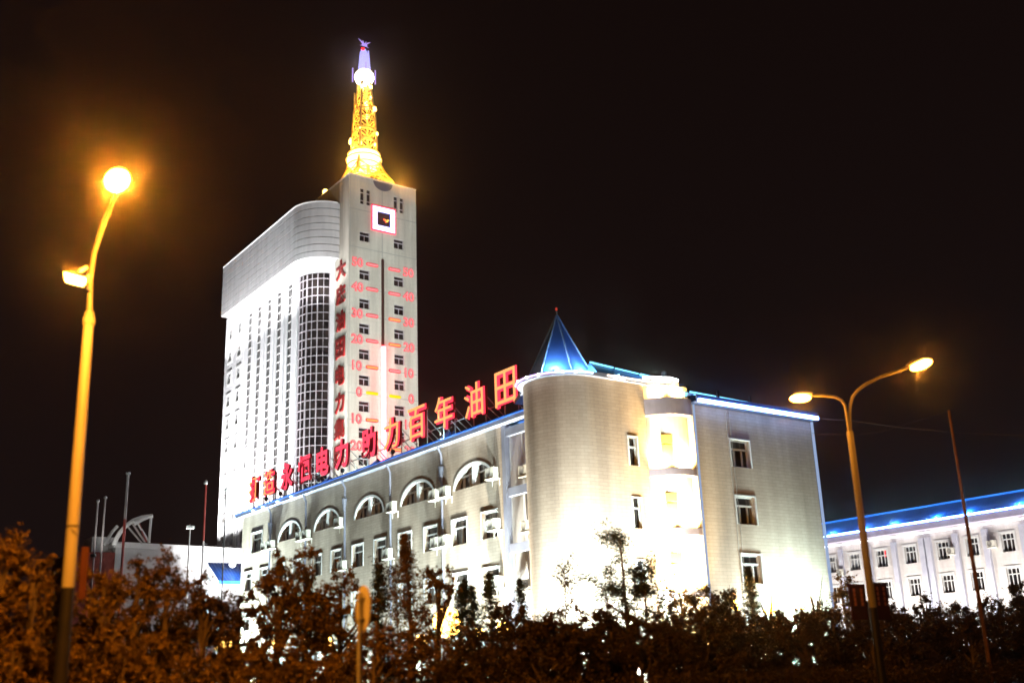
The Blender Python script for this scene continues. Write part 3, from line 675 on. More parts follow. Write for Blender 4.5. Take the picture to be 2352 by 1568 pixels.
# end block
KV, KU0, KU1, KZ = 44.48, 44.98, 55.45, 16.62
kw = [(48.75, 13.98), (48.75, 10.58), (48.75, 7.18), (48.75, 3.78)]; kww, kwh = 1.66, 1.66
mb = MB(); wall_grid(mb, 'v', KV, KU0, KU1, 0, KZ, [(u-kww/2, u+kww/2, z-kwh/2, z+kwh/2, .34) for u, z in kw], .34)
mb.quad((KU1,KV,0), (KU1,KV+14,0), (KU1,KV+14,KZ), (KU1,KV,KZ)); mb.quad((KU0,KV,0), (KU0,KV+3,0), (KU0,KV+3,KZ), (KU0,KV,KZ)); mb.quad((KU0,KV+14,0), (KU1,KV+14,0), (KU1,KV+14,KZ), (KU0,KV+14,KZ))
mb.build('block_wall', M['brick'], ax)
bf, bp_ = rect_window(kww, kwh, 'window', .07, .34, 2)
for u, z in kw:
    o = put('window', bf, ax, (u, KV, z)); q = bpy.data.objects.new('pane', bp_); C.objects.link(q); q.parent = o
mb = MB(); mb.box(KU0-.02, KU1+.35, KV-.42, KV, 16.66, 16.74); mb.box(KU0-.02, KU1+.35, KV-.5, KV-.42, 16.66, 17.12); mb.build('block_fascia', principled('dark_fascia', (.035,.05,.11), .5), ax)
mb = MB()
x = KU0+.02
for ln in (2.1, 2.0, 2.1, 1.9, 1.15, 1.35):
    mb.box(x, min(x+ln-.04, KU1+.3), KV-.66, KV-.52, 16.64, 16.84); x += ln
mb.build('eave_light_bar', M['e_led'], ax)
mb = MB(); mb.add([(KU0-.05,KV-.5,17.13), (KU1+.4,KV-.5,17.13), (KU1-.4,KV+1.9,17.78), (KU0+.0,KV+2.0,18.0), (KU0,KV+10,17.2), (KU1+.4,KV+10,17.2)], [(0,1,2,3), (2,3,4,5), (1,2,5), (0,3,4)]); kr = mb.build('block_roof', M['roof'], ax)
def rz_(u): return 18.03 - (u-KU0)/10.0*.20
for a, b in ((KU0-.2, KU0+1.5), (KU0+1.75, KU0+4.1), (KU0+4.3, KU0+7.0), (KU0+7.2, KU1-.5)):
    mb = MB(); mb.tube([(a, KV+1.93, rz_(a)), (b, KV+1.93, rz_(b))], .10, 6); mb.build('ridge_light', M['e_led_soft'], kr)
for u in (46.6, 49.2, 52.1): mb = MB(); mb.box(u-.08, u+.08, KV+1.75, KV+1.85, 17.6, 18.36); mb.build('roof_stub', M['dark_steel'], kr)
for u, r in ((KU1+.09, .09), (KU0+.07, .06)): mb = MB(); mb.tube([(u, KV-.08, 1.0), (u, KV-.08, 16.6)], r, 8); mb.build('corner_light', M['e_led_edge'], ax)
mb = MB()
for u in (47.75, 48.05): mb.tube([(u, KV-.03, 16.5), (u+.02, KV-.03, 11.0), (u, KV-.03, 3.0)], .018, 5)
mb.build('wall_cable', M['ac_grill'], ax)
# blue tent dormers on the wing roof
for v, s in ((53.2, 1.0), (63.9, 1.05), (74.7, .9), (83.2, .95)):
    mb = MB(); u = WU+2.1; z = 17.1
    mb.add([(u-.9*s, v-1.3*s, z), (u-.9*s, v+1.3*s, z), (u+1.4, v+1.3*s, z), (u+1.4, v-1.3*s, z), (u+.5, v, z+1.55*s)], [(0,1,4), (1,2,4), (2,3,4), (3,0,4)]); mb.build('tent_dormer', M['roof'], ax)
# small eave lamps at the far end
mb = MB()
for v in (89.5, 86.4, 83.6, 91.7): mb.blob((WU-.68, v, 16.62), ((1,0,0),(0,1,0),(0,0,1)), (.11,.22,.09), 8, 6)
mb.build('eave_lamp', M['e_led'], ax)

# ------------------------------------------------------------------ rooftop sign
rs = thing('rooftop_sign', 'row of large red lit Chinese characters standing along the annex roof edge', 'sign', (39.2, 75, 17.3))
SGU = 39.2
sign = [('打', 95.97, 'o'), ('造', 92.40, 'o'), ('永', 88.75, 'r'), ('恒', 85.2, 'r'), ('电', 81.6, 'r'), ('力', 78.1, 'r'), ('助', 73.55, 'r'), ('力', 69.75, 'y'), ('百', 66.05, 'y'), ('年', 62.35, 'y'), ('油', 58.55, 'y'), ('田', 54.88, 'y')]
for chx, v, kind in sign:
    fm = M['e_face_red'] if kind == 'r' else M['e_face_rim']
    o = put('letter', text_mesh(chx, 2.42, .20, [fm, M['red_edge']], .034 if kind == 'r' else .046), rs, (SGU, v, 19.38), FACE_L)
    if kind != 'r':
        q = bpy.data.objects.new('neon_stroke', text_mesh(chx, 2.30, .05, [M['e_neon_orange']], -.004 if kind == 'y' else -.018)); C.objects.link(q); q.parent = o; q.location = (0, -.24, 0)
mb = MB()
for chx, v, kind in sign:
    for dv in (-.75, .75):
        mb.tube([(SGU+.25, v+dv, 17.0), (SGU+.25, v+dv, 20.2)], .045, 5); mb.tube([(SGU+.25, v+dv, 19.6), (SGU+2.6, v+dv, 17.5)], .035, 5)
    mb.tube([(SGU+.28, v+.75, 20.0), (SGU+.28, v-2.4, 17.6)], .035, 5)
mb.tube([(SGU+.3, 53.4, 18.6), (SGU+.3, 97.3, 18.6)], .04, 5); mb.tube([(SGU+.3, 53.4, 17.5), (SGU+.3, 97.3, 17.5)], .04, 5)
mb.build('support_frame', M['steel'], rs)

# ------------------------------------------------------------------ air conditioners on the annex
def ac_unit(name='air_conditioner'):
    t = thing(name, None, 'air conditioner', (0,0,0))
    mb = MB(); mb.box(-.45, .45, -.52, -.14, .06, .70); mb.build('casing', M['ac'], t)
    mb = MB(); mb.lathe([(.02, 0), (.24, 0), (.27, .03)], (0,0,0), 14)
    mb.v = [(x-.12, -.525-z*.4, y+.38) for x, y, z in mb.v]; mb.build('fan_grille', M['ac_grill'], t)
    mb = MB(); mb.box(-.47, .47, -.55, 0, -.03, .03); mb.box(-.42, -.36, -.05, 0, -.40, -.03); mb.box(.36, .42, -.05, 0, -.40, -.03); mb.build('bracket', M['ac'], t)
    return t
ac0 = ac_unit()
G_AC = 'air conditioners on the annex wall'
aclist = [
 (54.75, 13.35, 'air conditioner at arch sill level just left of the corner post beside turret'),
 (60.25, 13.05, 'air conditioner between the first and second arched windows from the turret'),
 (61.55, 13.05, 'air conditioner just left of the downpipe between first and second arched windows'),
 (67.35, 13.1, 'air conditioner between the second and third arched windows from the turret'),
 (75.55, 13.1, 'air conditioner between the third and fourth arched windows from the turret'),
 (81.3, 12.9, 'air conditioner right of the downpipe between fourth and fifth arched windows'),
 (82.5, 12.9, 'air conditioner left of the downpipe between fourth and fifth arched windows'),
 (88.3, 12.9, 'air conditioner just left of the farthest arched window'),
 (89.6, 12.9, 'far air conditioner left of the last downpipe near the wing end'),
 (54.7, 10.2, 'air conditioner on second row beside the corner post, right of a window'),
 (60.4, 9.9, 'lower air conditioner at the downpipe below the first two arches'),
 (61.4, 9.9, 'lower air conditioner over the edge of a rectangular window'),
 (67.95, 9.9, 'lower air conditioner on downpipe between second and third bays'),
 (74.9, 9.8, 'lower air conditioner on downpipe between third and fourth bays'),
 (54.6, 6.75, 'lowest air conditioner beside the corner post in the glare')]
for k, (v, z, lab) in enumerate(aclist):
    if k == 0: ac0.location = (WU, v, z); ac0.rotation_euler = (0,0,FACE_L); ac0['label'] = lab; ac0['group'] = G_AC
    else: dup(ac0, (WU, v, z), FACE_L, lab, G_AC)
for z, lab in ((13.3, 'air conditioner in the top niche between corner post and turret'), (9.95, 'air conditioner in the middle niche between corner post and turret'), (6.5, 'air conditioner in the lowest niche between corner post and turret')):
    dup(ac0, (WU+1.28, 53.0, z), FACE_L, lab, 'air conditioners in the loggia niches')

# ================================================================== FAR BUILDING ON THE RIGHT
fb = thing('far_office_building', 'pale pink office building with blue lit roof and vertical fins at the right', 'building', (110, 65, 0))
FU, FZ, FV0, FV1 = 103.8, 15.1, 42.0, 92.0
fwin = [(82.7, 12.75), (79.3, 12.75), (75.65, 12.75), (72.0, 12.75), (68.0, 12.75), (64.65, 12.75), (60.7, 12.75), (56.9, 12.75), (53.2, 12.75), (49.2, 12.75), (86.4, 12.75)]
allw = [(v, z) for v, z0 in fwin for z in (z0, z0-3.4, z0-6.8)]
mb = MB(); wall_grid(mb, 'u', FU, FV0, FV1, 0, FZ, [(v-.68, v+.68, z-.92, z+.92, .3) for v, z in allw], .3)
mb.quad((FU,FV1,0), (FU+14,FV1,0), (FU+14,FV1,FZ), (FU,FV1,FZ)); mb.quad((FU,FV0,0), (FU+14,FV0,0), (FU+14,FV0,FZ), (FU,FV0,FZ)); mb.quad((FU+14,FV0,0), (FU+14,FV1,0), (FU+14,FV1,FZ), (FU+14,FV0,FZ))
mb.build('wall', M['far_wall'], fb)
ff, fpn = rect_window(1.36, 1.84, 'window', .22, .3, 3); fdark = fpn.copy(); fdark.materials.clear(); fdark.materials.append(M['glass']); fpale = fpn.copy(); fpale.materials.clear(); fpale.materials.append(M['blind'])
for k, (v, z) in enumerate(allw):
    o = put('window', ff, fb, (FU, v, z), FACE_L); q = bpy.data.objects.new('pane', fpale if (v > 78 and z > 12) else fdark); C.objects.link(q); q.parent = o
mb = MB(); mb.box(FU+.20, FU+.24, 75.25, 75.38, 12.9, 13.6); mb.build('red_tube', M['e_signal'], fb)
for v, w in ((84.6, .25), (77.25, .30), (73.85, .28), (70.35, .30), (69.55, .30), (66.35, .28), (62.95, .30), (58.9, .3), (55.0, .3), (51.2, .3), (81.0, .25)):
    mb = MB(); mb.box(FU-.35, FU-.003, v-w, v+w, 0, 14.3); mb.build('fin', M['fin'], fb)
mb = MB(); mb.box(FU-.9, FU, FV0, FV1, 15.1, 15.75); mb.build('fascia', noisy('mauve_fascia', (.30,.26,.33), (.36,.32,.40), 1.0, .6), fb)
mb = MB(); v = FV0
while v < FV1: mb.box(FU-1.0, FU-.90, v+.06, v+.44, 15.80, 16.0); v += .5
mb.build('eave_light_bar', M['e_led'], fb)
mb = MB(); mb.box(FU-.5, FU-.34, FV0, FV1, 14.72, 14.86); mb.build('cove_light', emit('cove_led', (.92, .90, 1.0), 4.0), fb)
mb = MB(); mb.add([(FU-.95,FV0,15.76), (FU-.95,FV1,15.76), (FU+1.7,FV1,17.75), (FU+1.7,FV0,17.75), (FU+12,FV1,18.0), (FU+12,FV0,18.0), (FU+14.5,FV1,15.76), (FU+14.5,FV0,15.76)], [(0,1,2,3), (2,3,5,4), (4,5,7,6), (0,3,5,7), (1,2,4,6)]); mb.build('roof', M['roof'], fb)
mb = MB(); mb.tube([(FU+1.7, FV0, 17.82), (FU+1.7, FV1, 17.82)], .11, 6); mb.build('ridge_light', emit('far_ridge_led', (.03, .22, 1.0), 1.2), fb)
for v in (48.5, 53.5, 58.6, 64.3, 68.0, 73.2, 77.2, 81.6, 85.0):
    light('POINT', 'roof_flood', (FU-.55, v, 16.35), (.30, .76, 1.0), 330, size=.12, parent=fb)
dup(ac0, (FU, 81.2, 11.4), FACE_L, 'small air conditioner on the far pink building left of a double fin', 'air conditioners on the far building')
dup(ac0, (FU, 66.9, 12.2), FACE_L, 'small air conditioner on the far pink building beside the middle fin', 'air conditioners on the far building')
dup(ac0, (FU, 62.3, 12.4), FACE_L, 'small air conditioner on the far pink building near the right fin', 'air conditioners on the far building')

# ================================================================== LOW BUILDING ON THE LEFT WITH ITS ARCHED STRUCTURE
lb = thing('podium_building', 'low white podium building with plain parapet at the foot of the tower', 'building', (48, 150, 0))
p0 = onv(266, 1250, 145.2); p1 = onv(512, 1262.6, 147.1); zt = (p0[2]+p1[2])/2
mb = MB(); mb.prism([(p0[0], p0[1]), (p1[0]+4, p1[1]+.5), (p1[0]+4, p1[1]+13), (p0[0]+1, p0[1]+13)], 0, 19.6); mb.build('wall', M['wall_low'], lb)
mb = MB(); mb.prism([(p0[0]-.3, p0[1]-.3), (p1[0]+4, p1[1]+.2), (p1[0]+4, p1[1]+13), (p0[0]-.3, p0[1]+13)], 19.61, 20.35); mb.build('parapet', M['white'], lb)
q0 = onv(170, 1262, 146); mb = MB(); mb.prism([(q0[0], q0[1]), (p0[0]-.02, p0[1]), (p0[0]-.02, p0[1]+11), (q0[0], q0[1]+11)], 0, 19.0); mb.build('red_wing', M['red_wall'], lb)
mb = MB(); a = onv(212, 1236, 147.5); mb.box(a[0], a[0]+3.0, a[1], a[1]+4, 17.5, 21.2); mb.build('plant_room', M['wall_low'], lb)
ar = thing('arch_structure', 'white curved quarter-arch frame with slanted struts standing on the podium roof', 'roof structure', tuple(onv(300, 1250, 143.5)))
D_ = 143.5
def ap(x, y, dv=0): return tuple(onv(x, y, D_+dv))
for dv, pp in ((0, [(262,1252),(267,1237),(276,1222),(290,1206),(307,1194),(326,1187),(350,1184)]), (3.0, [(238,1252),(248,1236),(258,1220),(270,1207)])):
    mb = MB(); P = [np.array(ap(x, y, dv)) for x, y in pp]
    k = len(P); 
    mb.tube(P, .30 if dv == 0 else .22, 6)
    if dv == 0: mb.tube([P[-3]+np.array([0,0,-.35]), P[-2]+np.array([0,0,-.25]), P[-1]], [.5, .35, .2], 6)
    mb.build('curved_rib', M['white'], ar)
for x0, y0, x1, y1, r, m in ((313,1196,346-2,1246,.13,'white'), (291,1206,326,1247,.12,'mast_grey'), (303,1200,333,1245,.13,'mast_grey'), (318,1197,336,1244,.12,'mast_red'), (347,1188,342,1246,.16,'white')):
    mb = MB(); mb.tube([ap(x0, y0), ap(x1, y1)], r, 6); mb.build('strut', M[m], ar)
# masts
def mast(name, lab, top, bot, depth, r, segs, cat, group=None):
    a = at(*top, depth); z0 = 0.0
    t = thing(name, lab, cat, (a[0], a[1], z0), 0, group)
    H = a[2]; zz = z0
    for frac, mat in segs:
        z1 = H*frac; mb = MB(); mb.tube([(a[0], a[1], zz), (a[0], a[1], z1)], r, 7); mb.build('mast_section', M[mat], t); zz = z1
    mb = MB(); mb.lathe([(r, 0), (r*1.8, .05), (r*1.8, .3), (.02, .42)], (a[0], a[1], H), 8); mb.build('cap', M['steel'], t)
    return t
mast('flagpole', 'thin grey flagpole with red top close to the tower’s left edge', (473,1112), (468,1290), 92, .085, [(.74, 'mast_grey'), (1.0, 'mast_red')], 'flagpole', 'masts at left')
mast('flagpole', 'tallest mast with red lower half behind the curved roof frame', (294,1090), (288,1240), 139, .17, [(.80, 'mast_red'), (1.0, 'mast_grey')], 'mast', 'masts at left')
mast('flagpole', 'leftmost of two short grey masts beside the left street lamp', (225,1153), (218,1240), 139, .12, [(1.0, 'mast_grey')], 'mast', 'masts at left')
mast('flagpole', 'right one of two short grey masts beside the left street lamp', (242,1145), (236,1240), 139, .12, [(1.0, 'mast_grey')], 'mast', 'masts at left')
mast('flagpole', 'thin dark pole in front of the lower left tower windows', (519,1128), (513,1290), 92, .06, [(1.0, 'dark_steel')], 'pole', 'masts at left')
t = mast('lamp_mast', 'short post with twin small unlit lamps in front of podium wall', (436,1214), (432,1290), 92, .07, [(1.0, 'mast_grey')], 'lamp post')
a = at(436, 1214, 92); mb = MB(); mb.box(a[0]-.35, a[0]-.08, a[1]-.15, a[1]+.15, a[2], a[2]+.25); mb.box(a[0]+.08, a[0]+.35, a[1]-.15, a[1]+.15, a[2], a[2]+.25); mb.build('lamp_head', M['white'], t)
# blue entrance canopy
c0 = at(540, 1315, 104)
cn = thing('entrance_canopy', 'blue ribbed entrance canopy glowing at the foot of the tower', 'canopy', (c0[0], c0[1], 0))
mb = MB(); cu, cv = c0[0], c0[1]
for k in range(14):
    x0 = cu-2.2+k*.32; mb.add([(x0, cv-1.6, c0[2]-.9), (x0+.29, cv-1.6, c0[2]-.9), (x0+.29, cv+1.6, c0[2]+1.1), (x0, cv+1.6, c0[2]+1.1), (x0+.145, cv-1.6, c0[2]-.86), (x0+.145, cv+1.6, c0[2]+1.14)], [(0,4,5,3), (4,1,2,5)])
mb.add([(cu-2.2, cv-1.6, c0[2]-.93), (cu+2.25, cv-1.6, c0[2]-.93), (cu+2.25, cv+1.6, c0[2]+1.07), (cu-2.2, cv+1.6, c0[2]+1.07)], [(0,1,2,3)])
mb.box(cu-2.2, cu+2.25, cv-1.65, cv-1.6, c0[2]-1.2, c0[2]-.9); mb.build('roof_sheet', M['roof'], cn)
mb = MB()
for x in (cu-2.0, cu+2.0):
    for y in (cv-1.4, cv+1.4): mb.tube([(x, y, 0), (x, y, c0[2]-.9+(y-cv+1.6)*.6)], .1, 6)
mb.build('post', M['steel'], cn)
mb = MB(); b = at(534, 1296, 103); mb.blob(b, ((1,0,0),(0,1,0),(0,0,1)), (.3,.3,.25)); mb.build('canopy_lamp', M['e_white'], cn)
# ================================================================== FLOODLIGHTS (what they light is the place's own show lighting)
WH, GR, WARM = (1.0, .985, 1.0), (.80, 1.0, 1.0), (1.0, .66, .22)
def flood(label, loc, target, col, power, angle=100, size=.35, group='ground floodlights', blend=.8):
    t = thing('floodlight', label, 'floodlight', (loc[0], loc[1], loc[2]), 0, group)
    d = (Vector(tuple(map(float, target))) - Vector(tuple(map(float, loc)))).normalized()
    a = np.array(d); b = np.array(d.cross(Vector((0,0,1))).normalized()); c = np.cross(a, b)
    def P(i, j, k): return np.array(loc) + a*i + b*j + c*k
    mb = MB()
    vs = [P(i, j, k) for i in (-.32, -.06) for j, k in ((-.28,-.2), (.28,-.2), (.28,.2), (-.28,.2))]
    mb.add(vs, [(0,1,2,3), (0,4,5,1), (1,5,6,2), (2,6,7,3), (3,7,4,0)]); mb.add([P(-.07,-.27,-.19), P(-.07,.27,-.19), P(-.07,.27,.19), P(-.07,-.27,.19)], [(0,1,2,3)])
    mb.build('housing', M['dark_steel'], t)
    mb = MB(); mb.tube([P(-.2,-.31,0), P(-.2,-.31,0)-np.array([0,0,.38]), P(-.2,.31,0)-np.array([0,0,.38]), P(-.2,.31,0)], .025, 5); mb.build('yoke', M['dark_steel'], t)
    light('SPOT', 'lamp', loc, col, power, target, size, angle, blend, t)
    return t
# tower, long facade, from the podium side
for k, v in enumerate((134.5, 140.5, 146.5, 152.5, 158.0)):
    flood('floodlight on the ground below the white tower facade, number %s along from the front corner' % ('one','two','three','four','five')[k], (53.2, v+.6, 6.0 if v < 144 else 20.9), (59.7, v, 30 if v < 144 else 39), WH, 125000 if v < 144 else 52000, 92 if v < 144 else 110, group='floodlights under the tower facade')
    light('SPOT', 'crown_lamp', (55.9, v, 50.6), WH, 3800, (59.3, v, 57.2), .3, 125, .9, tower)
light('SPOT', 'crown_lamp', (58.6, 127.0, 50.8), WH, 4200, (60.6, 129.6, 57.2), .3, 120, .9, tower)
flood('floodlight aimed at the rounded glass corner of the tower', (52, 122, 17.6), (61.2, 129.4, 44), WH, 16000, 62, group='floodlights under the tower facade')
flood('floodlight on the annex roof aimed at the cream tower front', (58, 78, 18.6), (68.7, 125, 47), (.98, 1.0, .985), 140000, 66, .5, group='roof floodlights')
flood('wide floodlight far left washing the grey tower crown', (12, 118, 12), (58.5, 153, 63), (.97, .96, 1.0), 9500, 38, .5, group='roof floodlights')
# spire
for z, p, r in ((71.3, 2600, .3), (72.6, 2600, .3), (77.8, 2400, .3), (80.2, 480, .3), (82.8, 380, .3), (85.2, 420, .3), (87.0, 420, .3)):
    light('POINT', 'spire_lamp', (SU, SV, z), (1.0, .46, .065), p, size=r, parent=sp)
for dx, dy in ((-3.4,-4.6), (3.6,-4.6), (-4.6,3.2)): light('POINT', 'spire_lamp', (SU+dx, SV+dy, 71.0), (1.0, .46, .065), 2200, size=.2, parent=sp)
for a in (200, 290): light('POINT', 'spire_lamp', (SU+1.9*math.cos(R(a)), SV+1.9*math.sin(R(a)), 91.6), (.5,.5,1.0), 90, size=.1, parent=sp)
# annex wing, ground floods (metal halide, slightly green)
for k, v in enumerate((52.8, 57.4, 64.4, 71.4, 78.4, 85.4, 91.5, 96.0)):
    flood('ground floodlight against the annex wing, number %s from the turret' % ('one','two','three','four','five','six','seven','eight')[k], (WU-1.7, v, .8), (WU-.2, v, 9.0), GR if k not in (0,) else (1.0, .97, .82), (60000, 30000, 17000, 14000, 13500, 20000, 80000, 140000)[k], 130, group='ground floodlights along the wing')
flood('small floodlight in the narrow niche beside the turret', (WU+.45, 52.2, .8), (WU+1.1, 52.4, 12), (.95, 1.0, .93), 9000, 80, group='ground floodlights at the turret')
flood('ground floodlight at the foot of the round turret', (33.9, 43.4, .8), (36.6, 46.6, 3.6), (.82, 1.0, 1.0), 46000, 108, .8, group='ground floodlights at the turret')
flood('second ground floodlight before the turret’s flat wall', (39.2, 42.4, .8), (39.6, 45.7, 3.6), (.82, 1.0, 1.0), 46000, 108, .8, group='ground floodlights at the turret')
flood('green white floodlight at the foot of the end block, right of centre', (52.0, 41.2, .8), (52.2, 44.5, 2.4), (.72, 1.0, 1.0), 42000, 106, group='ground floodlights at the block')
flood('weaker floodlight at the foot of the end block, left side', (47.2, 41.6, .8), (47.6, 44.5, 4.5), (1.0, .98, .92), 3000, 110, group='ground floodlights at the block')
flood('low floodlight close against the end block wall making the white glare', (50.2, 43.0, .5), (50.0, 44.4, 4.0), (.74, 1.0, 1.0), 24000, 120, group='ground floodlights at the block')
# warm lamps on the bay ledges
for z, p in ((17.05, 420), (12.95, 1900), (9.55, 2800), (6.1, 3600), (2.4, 5000)):
    for t_ in (.28, .72):
        q = a0 + ch*t_ + nrm_*.22
        light('SPOT', 'ledge_lamp', (q[0], q[1], z+.12), WARM, p*2.0, (q[0]-nrm_[0]*1.0, q[1]-nrm_[1]*1.0, z+1.0), .10, 158, .75, parent=ax)
flood('warm floodlight on the ground before the lit bay', (42.6, 41.6, 1.0), (43.7, 45.3, 10.5), (1.0, .72, .28), 12000, 44, .3, group='ground floodlights at the turret')
# pyramid and roof lamps
for d in (-8, 52): 
    a = look + d; q = (pc[0]+1.93*math.cos(R(a)), pc[1]+1.93*math.sin(R(a)))
    light('POINT', 'pyramid_lamp', (*q, RZ+.50), (.84, .97, 1.0), 460, size=.08, parent=ax)
    mb = MB(); mb.box(q[0]-.16, q[0]+.16, q[1]-.10, q[1]+.10, RZ+.25, RZ+.42); mb.build('pyramid_lamp_case', M['dark_steel'], ax)
light('POINT', 'roof_lamp', (42.9, 45.3, RZ+.95), (.6, 1.0, .95), 70, size=.08, parent=ax)
light('POINT', 'roof_lamp', (41.0, 46.2, RZ+.55), (.6, 1.0, .95), 45, size=.08, parent=ax)
for v in (52.4, 63.0, 75.2, 82.8): light('POINT', 'dormer_lamp', (WU+.8, v-.5, 17.75), (.6, 1.0, .95), 190, size=.08, parent=ax)
mb = MB()
for v in (60.2, 68.2, 76.2, 79.9, 88.0, 91.0): mb.blob((WU+.3, v, 17.62), ((1,0,0),(0,1,0),(0,0,1)), (.16,.2,.2), 8, 6); mb.tube([(WU+.3, v, 17.1), (WU+.3, v, 17.6)], .04, 5)
mb.build('eave_stub', M['dark_steel'], ax)
# far building
for k, v in enumerate((50, 56, 62, 68, 74, 80, 86)):
    flood('ground floodlight before the far pink building, number %s from its right' % ('one','two','three','four','five','six','seven')[k], (FU-5.0, v, .8), (FU, v, 11), (1.0, .95, .90), 11500, 110, group='ground floodlights at the far building')
flood('floodlight on the ground washing the podium wall', (48, 132, 6), (52, 146, 18), (.95, 1.0, .93), 600, 100, group='podium floodlights')
flood('floodlight on the podium roof under the curved frame', (36.5, 139.5, 18.0), (41, 144, 24), (1.0, 1.0, .95), 1000, 90, group='podium floodlights')
light('POINT', 'canopy_lamp_light', at(534, 1299, 102.6), (.75, .9, 1.0), 170, size=.2, parent=cn)

# ================================================================== STREET LAMPS
SOD = (1.0, .32, .022)
def head(parent, tip, root, r=(.46, .22, .15), lens='e_sodium_r'):
    tip, root = np.array(tip, float), np.array(root, float); a = (tip-root); L = np.linalg.norm(a); a /= L
    b = np.cross(a, (0,0,1)); b /= np.linalg.norm(b); c = np.cross(b, a); mid = (tip+root)/2
    mb = MB(); mb.blob(mid + c*.10 - a*L*.12, (a, b, c), (L*.45, r[1]*.7, r[2]*.58)); h = mb.build('lamp_head', M['steel'], parent)
    mb = MB(); mb.blob(mid + a*L*.05 - c*(.055 if lens != 'e_sodium' else -.02), (a, b, c), (L*.50, r[1]*1.04, r[2])); mb.build('lens', M[lens], h)
    return mid, c, a, L
# left lamp: one tall arm towards the road, one box floodlight half way
ll = thing('street_lamp', 'tall yellow street lamp with blazing head and a box floodlight on its mast', 'street lamp', (5.52, 22.80, 0))
mb = MB(); mb.tube([(5.52, 22.8, 3.62), (5.50, 22.8, 9.30)], [.125, .10], 14); mb.tube([(5.50, 22.8, 9.30), (5.50, 22.8, 9.34)], [.10, .05], 14); mb.build('pole', M['pole'], ll)
mb = MB(); mb.tube([(5.52, 22.8, 0), (5.52, 22.8, 3.62)], [.142, .127], 14); mb.lathe([(.30, 0), (.30, .03), (.16, .06)], (5.52, 22.8, 0), 12); mb.build('pole_base', M['pole_dark'], ll)
mb = MB(); mb.lathe([(.112, 0), (.125, .02), (.125, .16), (.112, .18)], (5.503, 22.8, 9.02), 14); mb.build('collar', M['pole'], ll)
mb = MB(); mb.box(5.45, 5.60, 22.655, 22.70, .55, 1.05); mb.build('access_door', M['pole_dark'], ll)
mb = MB(); mb.lathe([(.125, 0), (.131, 0), (.131, .03), (.125, .03)], (5.52, 22.8, 4.80), 12); mb.tube([(5.40, 22.76, 4.83), (5.50, 22.66, 4.70), (5.60, 22.70, 4.62)], .008, 5); mb.build('strap', M['dark_steel'], ll)
mb = MB(); mb.tube([(5.50, 22.8, 9.3), (5.45, 22.75, 10.0), (5.44, 22.55, 10.55), (5.47, 22.1, 11.05), (5.46, 21.3, 11.42), (5.42, 20.7, 11.62)], [.055, .052, .048, .045, .042, .04], 10); mb.build('arm', M['pole'], ll)
t0_ = at(265, 422, 19.9); t1_ = np.array([5.42, 20.8, 11.62])
lm, lc, la, lL = head(ll, t0_ + (t0_-t1_)*.25, t1_, (.5, .205, .20), 'e_sodium')
light('POINT', 'lamp', at(265, 424, 18.75), SOD, 7500, size=.05, parent=ll)
mb = MB(); c_ = at(175, 637, 21.7); mb.add([c_+np.array(p) for p in ((-.17,-.1,-.09), (.16,-.1,-.13), (.21,.1,.06), (-.2,.1,.10), (-.17,.1,-.09), (.16,.1,-.13), (.21,.15,.06), (-.2,.15,.10))], [(0,1,2,3), (4,5,6,7), (0,1,5,4), (1,2,6,5), (2,3,7,6), (3,0,4,7)])
fl_ = mb.build('box_floodlight', M['e_flood'], ll)
mb = MB(); mb.tube([at(183, 623, 21.75), at(201, 613, 21.75)], .035, 6); mb.tube([at(203, 630, 22.2), at(203, 648, 22.2)], .03, 6); mb.tube([c_+np.array([.1,.12,0]), (5.44, 22.72, 9.75)], .025, 6); mb.build('bracket', M['pole'], fl_)
light('POINT', 'lamp', c_ + np.array([-.12,-.30,-.06]), SOD, 520, size=.04, parent=ll)
# the banners on the left pole
def banner(parent, u0, u1, v, z0, z1, lines):
    mb = MB(); mb.box(u0, u1, v-.03, v+.03, z0, z1); b = mb.build('banner', M['banner'], parent)
    for i in range(lines):
        z = z1 - .16 - i*(z1-z0-.55)/lines
        for k in range(2): u = u0 + (u1-u0)*(.28+.44*k); mb = MB(); mb.box(u-.05, u+.05, v-.045, v-.03, z-.10, z+.02); mb.build('banner_print', M['banner_print'], b)
    mb = MB(); mb.tube([(u0, v, z1-.02), (u1, v, z1-.02)], .02, 6); mb.tube([(u0, v, z0+.02), (u1, v, z0+.02)], .02, 6); mb.build('banner_rail', M['dark_steel'], b)
_a, _b = onv(178, 1375, 22.98), onv(204, 1256, 22.98); banner(ll, _a[0], _b[0], 22.98, _a[2], _b[2], 0)
_a, _b = onv(143, 1375, 23.02), onv(156, 1270, 23.02); banner(ll, _a[0], _b[0], 23.02, _a[2], _b[2], 0)
# right lamp: two curved arms
rl = thing('street_lamp', 'double armed street lamp with two small orange heads and dark red banners', 'street lamp', (29.68, 22.22, 0))
X, Y = 29.68, 22.22
mb = MB(); mb.tube([(X, Y, 3.32), (X, Y, 8.98)], [.125, .105], 14); mb.build('pole', M['pole'], rl)
mb = MB(); mb.tube([(X, Y, 0), (X, Y, 3.32)], [.142, .128], 14); mb.lathe([(.30, 0), (.30, .03), (.16, .06)], (X, Y, 0), 12); mb.build('pole_base', M['pole_dark'], rl)
P1 = [(X-.03, Y, 8.98)] + [tuple(at(x, y, 36)) for x, y in ((1945,950), (1941,930), (1932,918), (1918,911), (1890,908), (1864,908))]
P2 = [(X+.03, Y, 8.98)] + [tuple(at(x, y, 36)) for x, y in ((1951,950), (1953,928), (1958,911), (1970,896), (1990,881), (2020,866), (2090,843))]
for P in (P1, P2): mb = MB(); mb.tube(P, .05, 8); mb.build('arm', M['pole'], rl)
